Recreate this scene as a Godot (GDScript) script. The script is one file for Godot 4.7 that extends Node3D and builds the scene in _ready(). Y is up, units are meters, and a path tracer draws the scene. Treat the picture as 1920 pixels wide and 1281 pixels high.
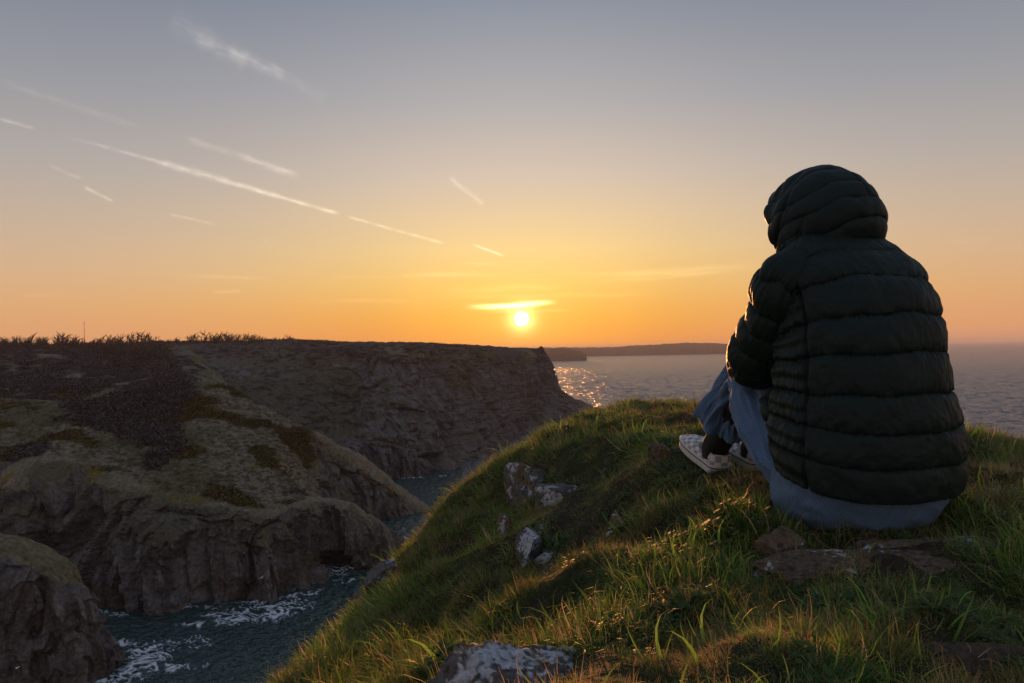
extends Node3D
# A clifftop at sunset: a hooded person sits on rough turf above a cove; a spur, a headland and the sea lie beyond.
# Metres, y up. The camera stands at the origin, the sea lies 30 m below it.

const SEA := -30.0
const SUN_AZIMUTH := 0.77
const SUN_ELEVATION := 2.32
# heights of the clifftop turf in centimetres, on a 0.15 m lattice that starts at x -1.80, z -6.60
const TURF_X0 := -1.80
const TURF_Z0 := -6.60
const TURF_STEP := 0.15
const TURF_NX := 39
const TURF_NZ := 51
const TURF := [
	-132.9, -128.0, -123.0, -118.0, -112.8, -107.7, -102.5, -97.3, -92.1, -87.0, -81.9, -76.9, -72.1, -67.5, -63.1, -59.0, -55.2, -51.8, -48.6, -45.8, -43.2, -40.9, -38.9, -37.0, -35.4, -33.8, -32.4, -31.1, -29.8, -28.6, -27.5, -26.4, -25.3, -24.2, -23.1, -22.0, -21.0, -19.9, -18.8,
	-133.7, -128.7, -123.7, -118.6, -113.4, -108.2, -102.9, -97.6, -92.3, -87.0, -81.8, -76.6, -71.7, -66.9, -62.4, -58.3, -54.4, -50.9, -47.8, -45.0, -42.5, -40.3, -38.4, -36.7, -35.1, -33.7, -32.4, -31.2, -30.0, -28.9, -27.8, -26.8, -25.8, -24.7, -23.7, -22.7, -21.6, -20.6, -19.6,
	-134.5, -129.5, -124.5, -119.3, -114.1, -108.8, -103.4, -98.0, -92.5, -87.1, -81.7, -76.4, -71.3, -66.3, -61.7, -57.4, -53.5, -50.0, -46.9, -44.2, -41.8, -39.8, -38.0, -36.4, -35.0, -33.7, -32.5, -31.4, -30.3, -29.3, -28.3, -27.3, -26.3, -25.3, -24.4, -23.4, -22.4, -21.4, -20.4,
	-135.3, -130.3, -125.3, -120.1, -114.8, -109.4, -103.9, -98.4, -92.8, -87.2, -81.6, -76.1, -70.8, -65.7, -61.0, -56.6, -52.6, -49.1, -46.0, -43.4, -41.2, -39.3, -37.6, -36.2, -34.9, -33.8, -32.7, -31.7, -30.7, -29.7, -28.8, -27.9, -26.9, -26.0, -25.1, -24.1, -23.2, -22.2, -21.2,
	-136.2, -131.2, -126.1, -120.9, -115.6, -110.1, -104.6, -98.9, -93.2, -87.4, -81.6, -76.0, -70.4, -65.1, -60.2, -55.7, -51.6, -48.1, -45.1, -42.6, -40.5, -38.8, -37.4, -36.1, -35.0, -33.9, -33.0, -32.0, -31.1, -30.2, -29.4, -28.5, -27.6, -26.7, -25.8, -24.9, -24.0, -23.1, -22.1,
	-137.1, -132.1, -127.0, -121.8, -116.4, -111.0, -105.3, -99.6, -93.7, -87.7, -81.7, -75.8, -70.0, -64.5, -59.4, -54.7, -50.6, -47.1, -44.2, -41.8, -40.0, -38.4, -37.2, -36.1, -35.1, -34.2, -33.3, -32.5, -31.7, -30.8, -30.0, -29.2, -28.3, -27.5, -26.6, -25.8, -24.9, -24.0, -23.1,
	-138.0, -133.1, -128.0, -122.7, -117.4, -111.8, -106.1, -100.3, -94.3, -88.1, -81.9, -75.7, -69.7, -63.9, -58.5, -53.7, -49.5, -46.0, -43.2, -41.1, -39.5, -38.2, -37.2, -36.2, -35.4, -34.6, -33.8, -33.1, -32.3, -31.5, -30.7, -29.9, -29.1, -28.3, -27.5, -26.7, -25.8, -24.9, -24.0,
	-138.9, -134.0, -128.9, -123.7, -118.3, -112.8, -107.1, -101.1, -95.0, -88.6, -82.2, -75.7, -69.4, -63.3, -57.7, -52.7, -48.4, -44.9, -42.3, -40.5, -39.1, -38.1, -37.3, -36.6, -35.9, -35.2, -34.4, -33.7, -33.0, -32.2, -31.5, -30.7, -30.0, -29.2, -28.4, -27.6, -26.7, -25.9, -25.0,
	-139.8, -134.9, -129.9, -124.7, -119.3, -113.8, -108.0, -102.0, -95.8, -89.3, -82.6, -75.8, -69.1, -62.7, -56.9, -51.7, -47.3, -43.9, -41.5, -40.0, -39.0, -38.3, -37.7, -37.1, -36.5, -35.8, -35.2, -34.5, -33.8, -33.0, -32.3, -31.6, -30.8, -30.1, -29.3, -28.5, -27.7, -26.9, -26.0,
	-140.7, -135.8, -130.8, -125.6, -120.3, -114.8, -109.1, -103.1, -96.7, -90.1, -83.1, -76.0, -68.9, -62.2, -56.0, -50.7, -46.3, -43.0, -41.0, -39.9, -39.3, -38.8, -38.3, -37.8, -37.3, -36.6, -36.0, -35.3, -34.6, -33.9, -33.2, -32.4, -31.7, -31.0, -30.3, -29.5, -28.7, -27.9, -27.1,
	-141.4, -136.6, -131.6, -126.6, -121.3, -115.8, -110.1, -104.1, -97.7, -90.9, -83.7, -76.2, -68.7, -61.5, -55.1, -49.7, -45.6, -42.6, -41.0, -40.3, -39.9, -39.6, -39.2, -38.7, -38.1, -37.5, -36.8, -36.1, -35.4, -34.7, -34.0, -33.3, -32.6, -31.9, -31.2, -30.5, -29.7, -29.0, -28.2,
	-142.1, -137.3, -132.4, -127.4, -122.2, -116.8, -111.1, -105.2, -98.8, -91.9, -84.5, -76.5, -68.3, -60.7, -54.0, -48.7, -44.9, -42.6, -41.4, -41.0, -40.8, -40.6, -40.3, -39.7, -39.1, -38.4, -37.6, -36.9, -36.2, -35.5, -34.9, -34.2, -33.5, -32.9, -32.2, -31.5, -30.8, -30.0, -29.2,
	-142.7, -137.9, -133.1, -128.1, -122.9, -117.6, -112.0, -106.1, -99.8, -92.9, -85.2, -76.7, -67.8, -59.4, -52.5, -47.4, -44.1, -42.5, -41.9, -41.9, -42.0, -41.8, -41.3, -40.7, -39.9, -39.1, -38.4, -37.7, -37.0, -36.3, -35.7, -35.0, -34.4, -33.8, -33.1, -32.5, -31.8, -31.1, -30.3,
	-143.2, -138.4, -133.6, -128.6, -123.5, -118.2, -112.7, -106.8, -100.6, -93.7, -86.0, -76.8, -66.8, -57.6, -50.4, -45.6, -43.1, -42.2, -42.3, -42.8, -43.1, -42.8, -42.2, -41.4, -40.5, -39.7, -39.0, -38.3, -37.6, -37.0, -36.4, -35.8, -35.3, -34.7, -34.1, -33.5, -32.8, -32.1, -31.4,
	-143.5, -138.8, -133.9, -129.0, -123.9, -118.6, -113.0, -107.2, -100.9, -94.0, -86.3, -76.6, -65.1, -55.2, -48.0, -43.6, -41.9, -41.9, -42.4, -43.2, -43.7, -43.3, -42.5, -41.6, -40.8, -40.0, -39.4, -38.7, -38.2, -37.6, -37.1, -36.6, -36.1, -35.6, -35.0, -34.4, -33.8, -33.2, -32.5,
	-143.7, -139.0, -134.1, -129.2, -124.0, -118.7, -113.1, -107.1, -100.7, -93.5, -85.3, -74.7, -62.1, -52.4, -46.1, -42.3, -41.2, -41.5, -41.7, -42.1, -43.2, -42.7, -42.0, -41.3, -40.7, -40.1, -39.5, -39.0, -38.6, -38.1, -37.7, -37.3, -36.9, -36.4, -35.9, -35.4, -34.9, -34.3, -33.6,
	-143.8, -139.0, -134.2, -129.2, -124.0, -118.7, -113.0, -107.0, -100.2, -92.6, -83.6, -72.3, -59.8, -51.4, -45.9, -42.4, -41.0, -40.9, -40.5, -37.9, -40.0, -40.7, -40.6, -40.4, -40.1, -39.8, -39.5, -39.2, -38.9, -38.6, -38.3, -38.0, -37.6, -37.2, -36.8, -36.4, -35.9, -35.3, -34.7,
	-143.8, -139.0, -134.1, -129.1, -123.9, -118.5, -112.9, -106.8, -100.2, -92.7, -84.0, -73.9, -63.4, -54.7, -48.0, -43.4, -40.8, -39.5, -38.0, -36.3, -37.2, -38.3, -39.0, -39.3, -39.4, -39.4, -39.3, -39.2, -39.1, -39.0, -38.8, -38.6, -38.4, -38.1, -37.7, -37.4, -36.9, -36.4, -35.8,
	-143.6, -138.8, -133.9, -128.8, -123.7, -118.3, -112.8, -106.9, -100.6, -93.7, -86.2, -78.0, -69.5, -60.3, -51.1, -44.5, -40.8, -38.5, -36.8, -35.7, -35.9, -36.7, -37.6, -38.2, -38.7, -39.0, -39.2, -39.3, -39.3, -39.4, -39.3, -39.2, -39.1, -38.9, -38.6, -38.3, -37.9, -37.5, -36.9,
	-143.4, -138.5, -133.6, -128.6, -123.4, -118.1, -112.7, -107.0, -101.2, -95.1, -88.7, -81.9, -74.6, -64.6, -52.9, -45.3, -41.1, -38.4, -36.5, -35.5, -35.4, -35.9, -36.7, -37.5, -38.2, -38.7, -39.1, -39.4, -39.6, -39.7, -39.8, -39.9, -39.8, -39.7, -39.5, -39.3, -38.9, -38.5, -38.0,
	-143.1, -138.2, -133.2, -128.2, -123.1, -117.9, -112.5, -107.1, -101.7, -96.2, -90.4, -84.0, -76.1, -65.5, -53.3, -46.5, -42.2, -38.9, -36.7, -35.5, -35.3, -35.7, -36.4, -37.2, -38.0, -38.6, -39.1, -39.6, -39.9, -40.2, -40.4, -40.5, -40.6, -40.5, -40.4, -40.3, -40.0, -39.6, -39.1,
	-142.8, -137.8, -132.9, -127.9, -122.8, -117.6, -112.3, -107.0, -101.8, -96.8, -91.3, -84.8, -76.8, -67.4, -57.3, -49.3, -43.7, -39.7, -37.1, -35.9, -35.6, -35.9, -36.6, -37.3, -38.1, -38.8, -39.4, -39.9, -40.4, -40.7, -41.0, -41.2, -41.3, -41.4, -41.4, -41.2, -41.0, -40.7, -40.2,
	-142.4, -137.4, -132.5, -127.5, -122.5, -117.4, -112.2, -107.0, -101.8, -97.0, -91.7, -85.0, -76.8, -69.8, -61.2, -51.7, -44.6, -40.1, -37.6, -36.6, -36.4, -36.6, -37.1, -37.8, -38.5, -39.2, -39.9, -40.4, -40.9, -41.3, -41.6, -41.9, -42.1, -42.3, -42.3, -42.2, -42.1, -41.8, -41.3,
	-142.0, -137.0, -132.0, -127.1, -122.2, -117.3, -112.3, -107.3, -102.2, -97.2, -91.5, -84.1, -75.0, -69.8, -62.0, -52.0, -44.2, -40.0, -38.3, -37.7, -37.4, -37.5, -37.9, -38.5, -39.3, -39.9, -40.5, -41.0, -41.5, -41.9, -42.3, -42.7, -43.0, -43.2, -43.3, -43.2, -43.1, -42.8, -42.4,
	-141.5, -136.5, -131.5, -126.7, -121.9, -117.2, -112.6, -107.8, -102.8, -97.5, -91.6, -84.7, -77.8, -71.9, -62.3, -50.9, -42.6, -39.8, -39.8, -39.4, -38.8, -38.6, -38.9, -39.6, -40.2, -40.8, -41.3, -41.8, -42.2, -42.7, -43.1, -43.5, -43.8, -44.1, -44.2, -44.3, -44.2, -43.9, -43.5,
	-141.1, -136.0, -131.0, -126.1, -121.4, -117.0, -112.8, -108.4, -103.7, -98.3, -92.7, -87.9, -84.1, -77.4, -65.1, -51.3, -41.2, -39.6, -41.7, -41.0, -40.0, -39.6, -40.0, -40.8, -41.4, -41.9, -42.3, -42.6, -43.0, -43.4, -43.8, -44.3, -44.7, -45.0, -45.2, -45.3, -45.2, -45.0, -44.6,
	-140.7, -135.5, -130.4, -125.4, -120.8, -116.5, -112.7, -109.0, -104.7, -99.6, -94.1, -90.0, -86.8, -80.8, -68.5, -54.3, -43.8, -41.5, -42.8, -42.2, -40.9, -40.5, -41.2, -42.2, -42.8, -43.1, -43.2, -43.4, -43.7, -44.1, -44.6, -45.1, -45.5, -45.9, -46.1, -46.3, -46.2, -46.0, -45.6,
	-140.3, -135.0, -129.7, -124.6, -119.8, -115.4, -111.8, -108.9, -105.4, -101.0, -96.0, -91.0, -86.0, -78.9, -68.0, -55.3, -46.4, -44.2, -44.1, -43.1, -42.0, -41.7, -42.7, -43.7, -44.1, -44.2, -44.2, -44.2, -44.5, -44.9, -45.4, -45.9, -46.4, -46.8, -47.1, -47.2, -47.2, -47.0, -46.6,
	-140.0, -134.6, -129.2, -123.9, -118.7, -113.9, -109.8, -107.0, -104.8, -101.5, -96.7, -90.1, -82.8, -74.6, -64.4, -52.8, -44.6, -43.2, -43.5, -43.5, -43.4, -43.6, -44.2, -44.8, -45.1, -45.0, -45.0, -45.0, -45.2, -45.6, -46.1, -46.6, -47.1, -47.6, -47.9, -48.1, -48.1, -47.9, -47.5,
	-139.9, -134.3, -128.8, -123.3, -117.9, -112.8, -108.1, -105.0, -103.2, -100.3, -94.7, -86.1, -77.3, -69.5, -61.1, -51.1, -43.7, -42.1, -42.7, -43.6, -44.5, -45.2, -45.5, -45.6, -45.6, -45.6, -45.5, -45.6, -45.8, -46.2, -46.6, -47.2, -47.8, -48.3, -48.7, -48.9, -48.9, -48.7, -48.2,
	-139.9, -134.3, -128.7, -123.1, -117.6, -112.4, -107.8, -104.3, -101.5, -97.7, -90.0, -79.5, -69.9, -63.6, -58.4, -50.4, -44.4, -42.4, -42.9, -43.7, -44.6, -45.7, -45.8, -45.8, -45.8, -45.8, -45.8, -45.9, -46.2, -46.6, -47.1, -47.7, -48.3, -48.8, -49.3, -49.6, -49.6, -49.4, -48.9,
	-140.1, -134.5, -128.9, -123.3, -117.8, -112.5, -107.7, -103.5, -99.3, -93.7, -85.0, -73.7, -63.3, -58.1, -53.5, -48.3, -44.8, -43.7, -44.5, -44.0, -42.8, -44.1, -44.9, -45.3, -45.5, -45.7, -45.8, -46.1, -46.4, -46.8, -47.4, -48.0, -48.6, -49.2, -49.7, -50.0, -50.1, -49.8, -49.4,
	-140.5, -134.9, -129.3, -123.6, -118.1, -112.7, -107.5, -102.5, -97.1, -90.5, -82.0, -71.9, -62.5, -56.0, -50.7, -46.3, -45.4, -45.7, -46.2, -44.9, -42.7, -43.0, -44.0, -44.7, -45.1, -45.4, -45.7, -46.0, -46.4, -46.9, -47.5, -48.1, -48.8, -49.4, -49.9, -50.2, -50.2, -50.0, -49.6,
	-141.0, -135.4, -129.8, -124.1, -118.4, -112.8, -107.2, -101.4, -95.2, -88.2, -80.4, -72.1, -63.2, -56.1, -51.4, -47.4, -46.3, -46.5, -46.6, -45.5, -43.9, -43.5, -43.8, -44.4, -44.8, -45.2, -45.5, -45.9, -46.3, -46.9, -47.5, -48.1, -48.8, -49.4, -49.9, -50.2, -50.3, -50.1, -49.8,
	-141.5, -135.9, -130.3, -124.6, -118.8, -112.9, -106.9, -100.5, -93.7, -86.3, -78.3, -70.1, -61.4, -54.5, -51.5, -48.9, -47.4, -47.2, -46.9, -46.0, -44.9, -44.2, -44.2, -44.4, -44.7, -45.1, -45.4, -45.8, -46.2, -46.8, -47.4, -48.1, -48.7, -49.3, -49.8, -50.1, -50.2, -50.1, -49.8,
	-142.0, -136.5, -130.9, -125.1, -119.2, -113.1, -106.7, -99.9, -92.5, -84.3, -75.6, -66.5, -57.9, -51.9, -49.6, -48.3, -47.4, -47.2, -47.0, -46.3, -45.5, -44.9, -44.6, -44.7, -44.8, -45.0, -45.3, -45.6, -46.1, -46.6, -47.3, -48.0, -48.6, -49.2, -49.7, -50.0, -50.1, -50.0, -49.8,
	-142.6, -137.0, -131.4, -125.6, -119.6, -113.4, -106.8, -99.6, -91.7, -82.8, -73.0, -63.1, -54.5, -49.4, -47.6, -46.9, -46.5, -46.6, -46.7, -46.4, -45.9, -45.4, -45.1, -45.0, -45.0, -45.1, -45.3, -45.6, -46.0, -46.6, -47.2, -47.9, -48.5, -49.1, -49.5, -49.8, -49.9, -49.9, -49.7,
	-143.0, -137.5, -131.8, -126.0, -119.9, -113.6, -106.9, -99.7, -91.5, -82.0, -71.4, -60.9, -52.1, -47.3, -46.3, -46.2, -46.4, -46.7, -46.8, -46.6, -46.2, -45.7, -45.4, -45.3, -45.2, -45.3, -45.5, -45.8, -46.1, -46.7, -47.3, -47.9, -48.5, -49.0, -49.4, -49.7, -49.8, -49.8, -49.6,
	-143.3, -137.8, -132.1, -126.2, -120.0, -113.6, -106.9, -99.6, -91.4, -81.7, -70.5, -59.7, -51.2, -46.6, -45.7, -46.0, -46.6, -47.1, -47.0, -46.7, -46.4, -46.0, -45.7, -45.5, -45.5, -45.6, -45.7, -46.0, -46.4, -46.8, -47.4, -48.0, -48.5, -49.0, -49.3, -49.6, -49.7, -49.7, -49.5,
	-143.5, -137.9, -132.1, -126.2, -119.9, -113.3, -106.4, -98.9, -90.7, -80.9, -69.5, -58.7, -50.6, -46.4, -45.4, -45.9, -46.8, -47.2, -47.1, -46.8, -46.4, -46.1, -45.9, -45.7, -45.7, -45.8, -46.0, -46.3, -46.6, -47.1, -47.6, -48.1, -48.6, -49.0, -49.3, -49.5, -49.6, -49.6, -49.4,
	-143.6, -137.9, -132.1, -125.9, -119.5, -112.7, -105.4, -97.6, -88.9, -78.9, -68.2, -58.0, -50.1, -46.4, -45.4, -46.0, -47.0, -47.2, -47.1, -46.7, -46.4, -46.1, -46.0, -45.9, -45.9, -46.1, -46.3, -46.6, -46.9, -47.3, -47.8, -48.2, -48.7, -49.0, -49.3, -49.5, -49.6, -49.5, -49.3,
	-143.5, -137.8, -131.8, -125.5, -118.9, -111.8, -104.2, -95.9, -86.9, -77.2, -67.1, -57.9, -50.8, -46.9, -45.6, -46.0, -46.7, -46.9, -46.6, -46.4, -46.1, -46.0, -46.0, -46.0, -46.2, -46.3, -46.6, -46.9, -47.3, -47.6, -48.0, -48.4, -48.8, -49.1, -49.4, -49.5, -49.5, -49.5, -49.2,
	-143.4, -137.6, -131.5, -125.0, -118.2, -110.8, -102.9, -94.4, -85.3, -75.8, -66.4, -58.0, -51.5, -47.5, -45.7, -45.4, -45.8, -45.9, -45.9, -45.8, -45.8, -45.8, -45.9, -46.1, -46.4, -46.6, -46.9, -47.2, -47.6, -48.0, -48.3, -48.7, -49.0, -49.3, -49.4, -49.5, -49.5, -49.4, -49.2,
	-143.1, -137.2, -131.1, -124.5, -117.5, -110.0, -101.9, -93.2, -84.0, -74.8, -65.8, -58.0, -51.8, -47.7, -45.5, -44.7, -44.7, -44.9, -45.0, -45.2, -45.4, -45.6, -45.9, -46.3, -46.6, -46.9, -47.3, -47.6, -48.0, -48.3, -48.6, -48.9, -49.2, -49.4, -49.6, -49.6, -49.6, -49.4, -49.2,
	-142.7, -136.8, -130.6, -124.0, -116.9, -109.3, -101.1, -92.3, -83.1, -74.0, -65.3, -57.7, -51.7, -47.5, -45.1, -44.0, -43.7, -43.9, -44.2, -44.6, -45.1, -45.5, -46.0, -46.4, -46.9, -47.3, -47.6, -48.0, -48.3, -48.6, -48.9, -49.2, -49.4, -49.6, -49.7, -49.7, -49.6, -49.4, -49.1,
	-142.3, -136.4, -130.1, -123.5, -116.4, -108.8, -100.6, -91.7, -82.5, -73.3, -64.7, -57.2, -51.2, -47.0, -44.5, -43.3, -43.0, -43.2, -43.6, -44.2, -44.9, -45.5, -46.1, -46.7, -47.2, -47.7, -48.1, -48.4, -48.7, -49.0, -49.3, -49.5, -49.7, -49.8, -49.8, -49.8, -49.7, -49.5, -49.1,
	-141.8, -135.8, -129.6, -123.0, -116.0, -108.5, -100.3, -91.4, -82.0, -72.8, -64.1, -56.6, -50.6, -46.4, -44.0, -42.8, -42.5, -42.8, -43.3, -44.1, -44.9, -45.7, -46.4, -47.1, -47.7, -48.1, -48.5, -48.9, -49.2, -49.4, -49.6, -49.8, -49.9, -50.0, -50.0, -49.9, -49.8, -49.5, -49.1,
	-141.2, -135.2, -129.0, -122.4, -115.5, -108.1, -100.1, -91.1, -81.7, -72.5, -63.8, -56.1, -50.0, -46.0, -43.8, -42.7, -42.4, -42.7, -43.4, -44.3, -45.2, -46.1, -46.9, -47.6, -48.2, -48.7, -49.0, -49.3, -49.6, -49.8, -50.0, -50.1, -50.2, -50.2, -50.1, -50.0, -49.8, -49.5, -49.1,
	-140.5, -134.5, -128.3, -121.7, -114.8, -107.5, -99.5, -90.7, -81.5, -72.4, -63.9, -56.2, -50.1, -46.3, -44.2, -43.1, -42.8, -43.2, -43.8, -44.7, -45.7, -46.7, -47.6, -48.3, -48.9, -49.3, -49.6, -49.8, -50.0, -50.2, -50.3, -50.4, -50.4, -50.4, -50.3, -50.1, -49.9, -49.5, -49.1,
	-139.8, -133.8, -127.5, -120.9, -114.0, -106.6, -98.7, -90.2, -81.5, -72.8, -64.6, -57.3, -51.5, -47.7, -45.4, -44.2, -43.8, -44.0, -44.6, -45.5, -46.5, -47.5, -48.4, -49.1, -49.6, -49.9, -50.2, -50.4, -50.5, -50.6, -50.6, -50.7, -50.6, -50.5, -50.4, -50.2, -49.9, -49.5, -49.1,
	-139.0, -133.0, -126.7, -120.1, -113.2, -105.8, -98.1, -90.0, -81.7, -73.5, -65.9, -59.1, -53.7, -49.7, -47.2, -45.8, -45.2, -45.3, -45.8, -46.6, -47.5, -48.5, -49.4, -49.9, -50.3, -50.6, -50.7, -50.9, -50.9, -51.0, -51.0, -50.9, -50.8, -50.7, -50.5, -50.3, -49.9, -49.5, -49.1]
const SPUR := [
	[Vector3(-80.702, -34.000, -92.590), Vector3(-81.931, -30.000, -94.000), Vector3(-84.775, -22.970, -97.000), Vector3(-88.196, -16.016, -101.000), Vector3(-99.478, -10.770, -114.000), Vector3(-115.123, -5.882, -132.000), Vector3(-143.848, -1.465, -165.000), Vector3(-187.387, 3.465, -215.000), Vector3(-248.388, 5.611, -285.000)],
	[Vector3(-69.374, -34.000, -91.605), Vector3(-70.430, -30.000, -93.000), Vector3(-72.957, -22.935, -96.000), Vector3(-75.910, -15.712, -100.000), Vector3(-85.701, -10.512, -113.000), Vector3(-100.041, -5.690, -132.000), Vector3(-124.994, -1.814, -165.000), Vector3(-162.811, 3.318, -215.000), Vector3(-215.808, 5.416, -285.000)],
	[Vector3(-59.558, -34.000, -89.635), Vector3(-60.465, -30.000, -91.000), Vector3(-62.719, -21.704, -93.000), Vector3(-66.024, -15.382, -97.000), Vector3(-74.689, -11.292, -111.000), Vector3(-86.471, -6.754, -130.000), Vector3(-105.223, -3.197, -160.000), Vector3(-138.027, 2.552, -210.000), Vector3(-184.019, 4.803, -280.000)],
	[Vector3(-55.035, -34.000, -90.620), Vector3(-55.873, -30.000, -92.000), Vector3(-57.334, -22.172, -94.500), Vector3(-59.355, -14.629, -98.000), Vector3(-66.163, -10.944, -110.000), Vector3(-76.009, -7.276, -128.000), Vector3(-89.125, -4.539, -152.000), Vector3(-118.649, 0.875, -205.000), Vector3(-159.129, 3.924, -275.000)],
	[Vector3(-48.674, -34.000, -89.635), Vector3(-49.416, -30.000, -91.000), Vector3(-50.848, -21.801, -92.500), Vector3(-53.579, -15.957, -97.000), Vector3(-59.895, -11.843, -110.000), Vector3(-66.655, -8.137, -125.000), Vector3(-73.613, -5.937, -140.000), Vector3(-96.548, -2.840, -185.000), Vector3(-140.812, 3.182, -270.000)],
	[Vector3(-41.969, -34.000, -87.665), Vector3(-42.609, -30.000, -89.000), Vector3(-43.963, -22.722, -90.500), Vector3(-46.410, -18.106, -95.000), Vector3(-51.804, -13.927, -107.000), Vector3(-57.666, -8.949, -122.000), Vector3(-63.236, -4.367, -136.000), Vector3(-76.112, -3.896, -165.000), Vector3(-120.740, 2.789, -260.000)],
	[Vector3(-36.753, -34.000, -87.172), Vector3(-37.312, -30.000, -88.500), Vector3(-38.601, -23.331, -90.000), Vector3(-40.455, -19.124, -94.500), Vector3(-44.537, -15.432, -106.000), Vector3(-49.473, -10.127, -119.000), Vector3(-54.848, -4.728, -134.000), Vector3(-66.149, -7.613, -165.000), Vector3(-103.855, 1.919, -255.000)],
	[Vector3(-31.772, -34.000, -87.172), Vector3(-32.256, -30.000, -88.500), Vector3(-33.354, -24.067, -90.000), Vector3(-35.258, -19.663, -95.000), Vector3(-38.890, -17.046, -106.000), Vector3(-42.711, -12.372, -119.000), Vector3(-46.194, -8.498, -131.000), Vector3(-53.404, -15.052, -155.000), Vector3(-70.335, -19.395, -200.000)],
	[Vector3(-27.879, -34.000, -88.650), Vector3(-28.303, -30.000, -90.000), Vector3(-29.162, -25.205, -91.500), Vector3(-30.508, -20.648, -96.000), Vector3(-33.547, -18.074, -107.000), Vector3(-36.807, -15.025, -119.000), Vector3(-39.973, -11.416, -131.000), Vector3(-44.807, -20.038, -150.000), Vector3(-54.431, -25.315, -180.000)],
	[Vector3(-25.752, -34.000, -93.575), Vector3(-26.144, -30.000, -95.000), Vector3(-26.971, -26.310, -96.500), Vector3(-27.844, -20.514, -100.000), Vector3(-31.029, -21.179, -113.000), Vector3(-35.125, -17.434, -130.000), Vector3(-35.679, -14.925, -134.000), Vector3(-38.975, -23.350, -150.000), Vector3(-45.490, -28.487, -175.000)],
	[Vector3(-24.769, -34.000, -103.425), Vector3(-25.147, -30.000, -105.000), Vector3(-25.871, -27.675, -104.000), Vector3(-25.709, -21.007, -105.000), Vector3(-29.510, -26.852, -124.000), Vector3(-30.339, -20.245, -132.000), Vector3(-30.438, -18.162, -136.000), Vector3(-32.601, -26.137, -150.000), Vector3(-37.412, -31.806, -172.000)],
	[Vector3(-20.675, -34.000, -101.455), Vector3(-20.990, -30.000, -103.000), Vector3(-21.281, -28.446, -102.500), Vector3(-21.954, -23.008, -107.000), Vector3(-25.597, -31.448, -128.000), Vector3(-24.941, -24.666, -134.000), Vector3(-24.561, -22.870, -138.000), Vector3(-25.695, -28.933, -150.000), Vector3(-29.131, -33.396, -170.000)],
	[Vector3(-18.343, -34.000, -103.425), Vector3(-18.623, -30.000, -105.000), Vector3(-18.972, -29.937, -105.000), Vector3(-19.436, -24.887, -109.000), Vector3(-22.146, -34.320, -130.000), Vector3(-20.425, -28.414, -136.000), Vector3(-19.690, -26.984, -140.000), Vector3(-19.318, -31.185, -150.000), Vector3(-21.037, -34.938, -168.000)],
	[Vector3(-17.044, -34.000, -106.380), Vector3(-17.304, -30.000, -108.000), Vector3(-17.615, -32.127, -108.500), Vector3(-18.013, -27.837, -112.000), Vector3(-19.601, -37.137, -130.000), Vector3(-17.007, -31.222, -137.000), Vector3(-16.057, -29.854, -141.000), Vector3(-14.969, -32.644, -149.000), Vector3(-15.989, -36.161, -165.000)],
	[Vector3(-16.227, -34.000, -112.290), Vector3(-16.474, -30.000, -114.000), Vector3(-17.061, -34.592, -114.000), Vector3(-17.144, -33.598, -117.000), Vector3(-17.874, -39.015, -130.000), Vector3(-15.792, -33.633, -138.000), Vector3(-14.708, -33.357, -143.000), Vector3(-14.039, -35.016, -150.000), Vector3(-14.675, -38.061, -163.000)]]
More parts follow.
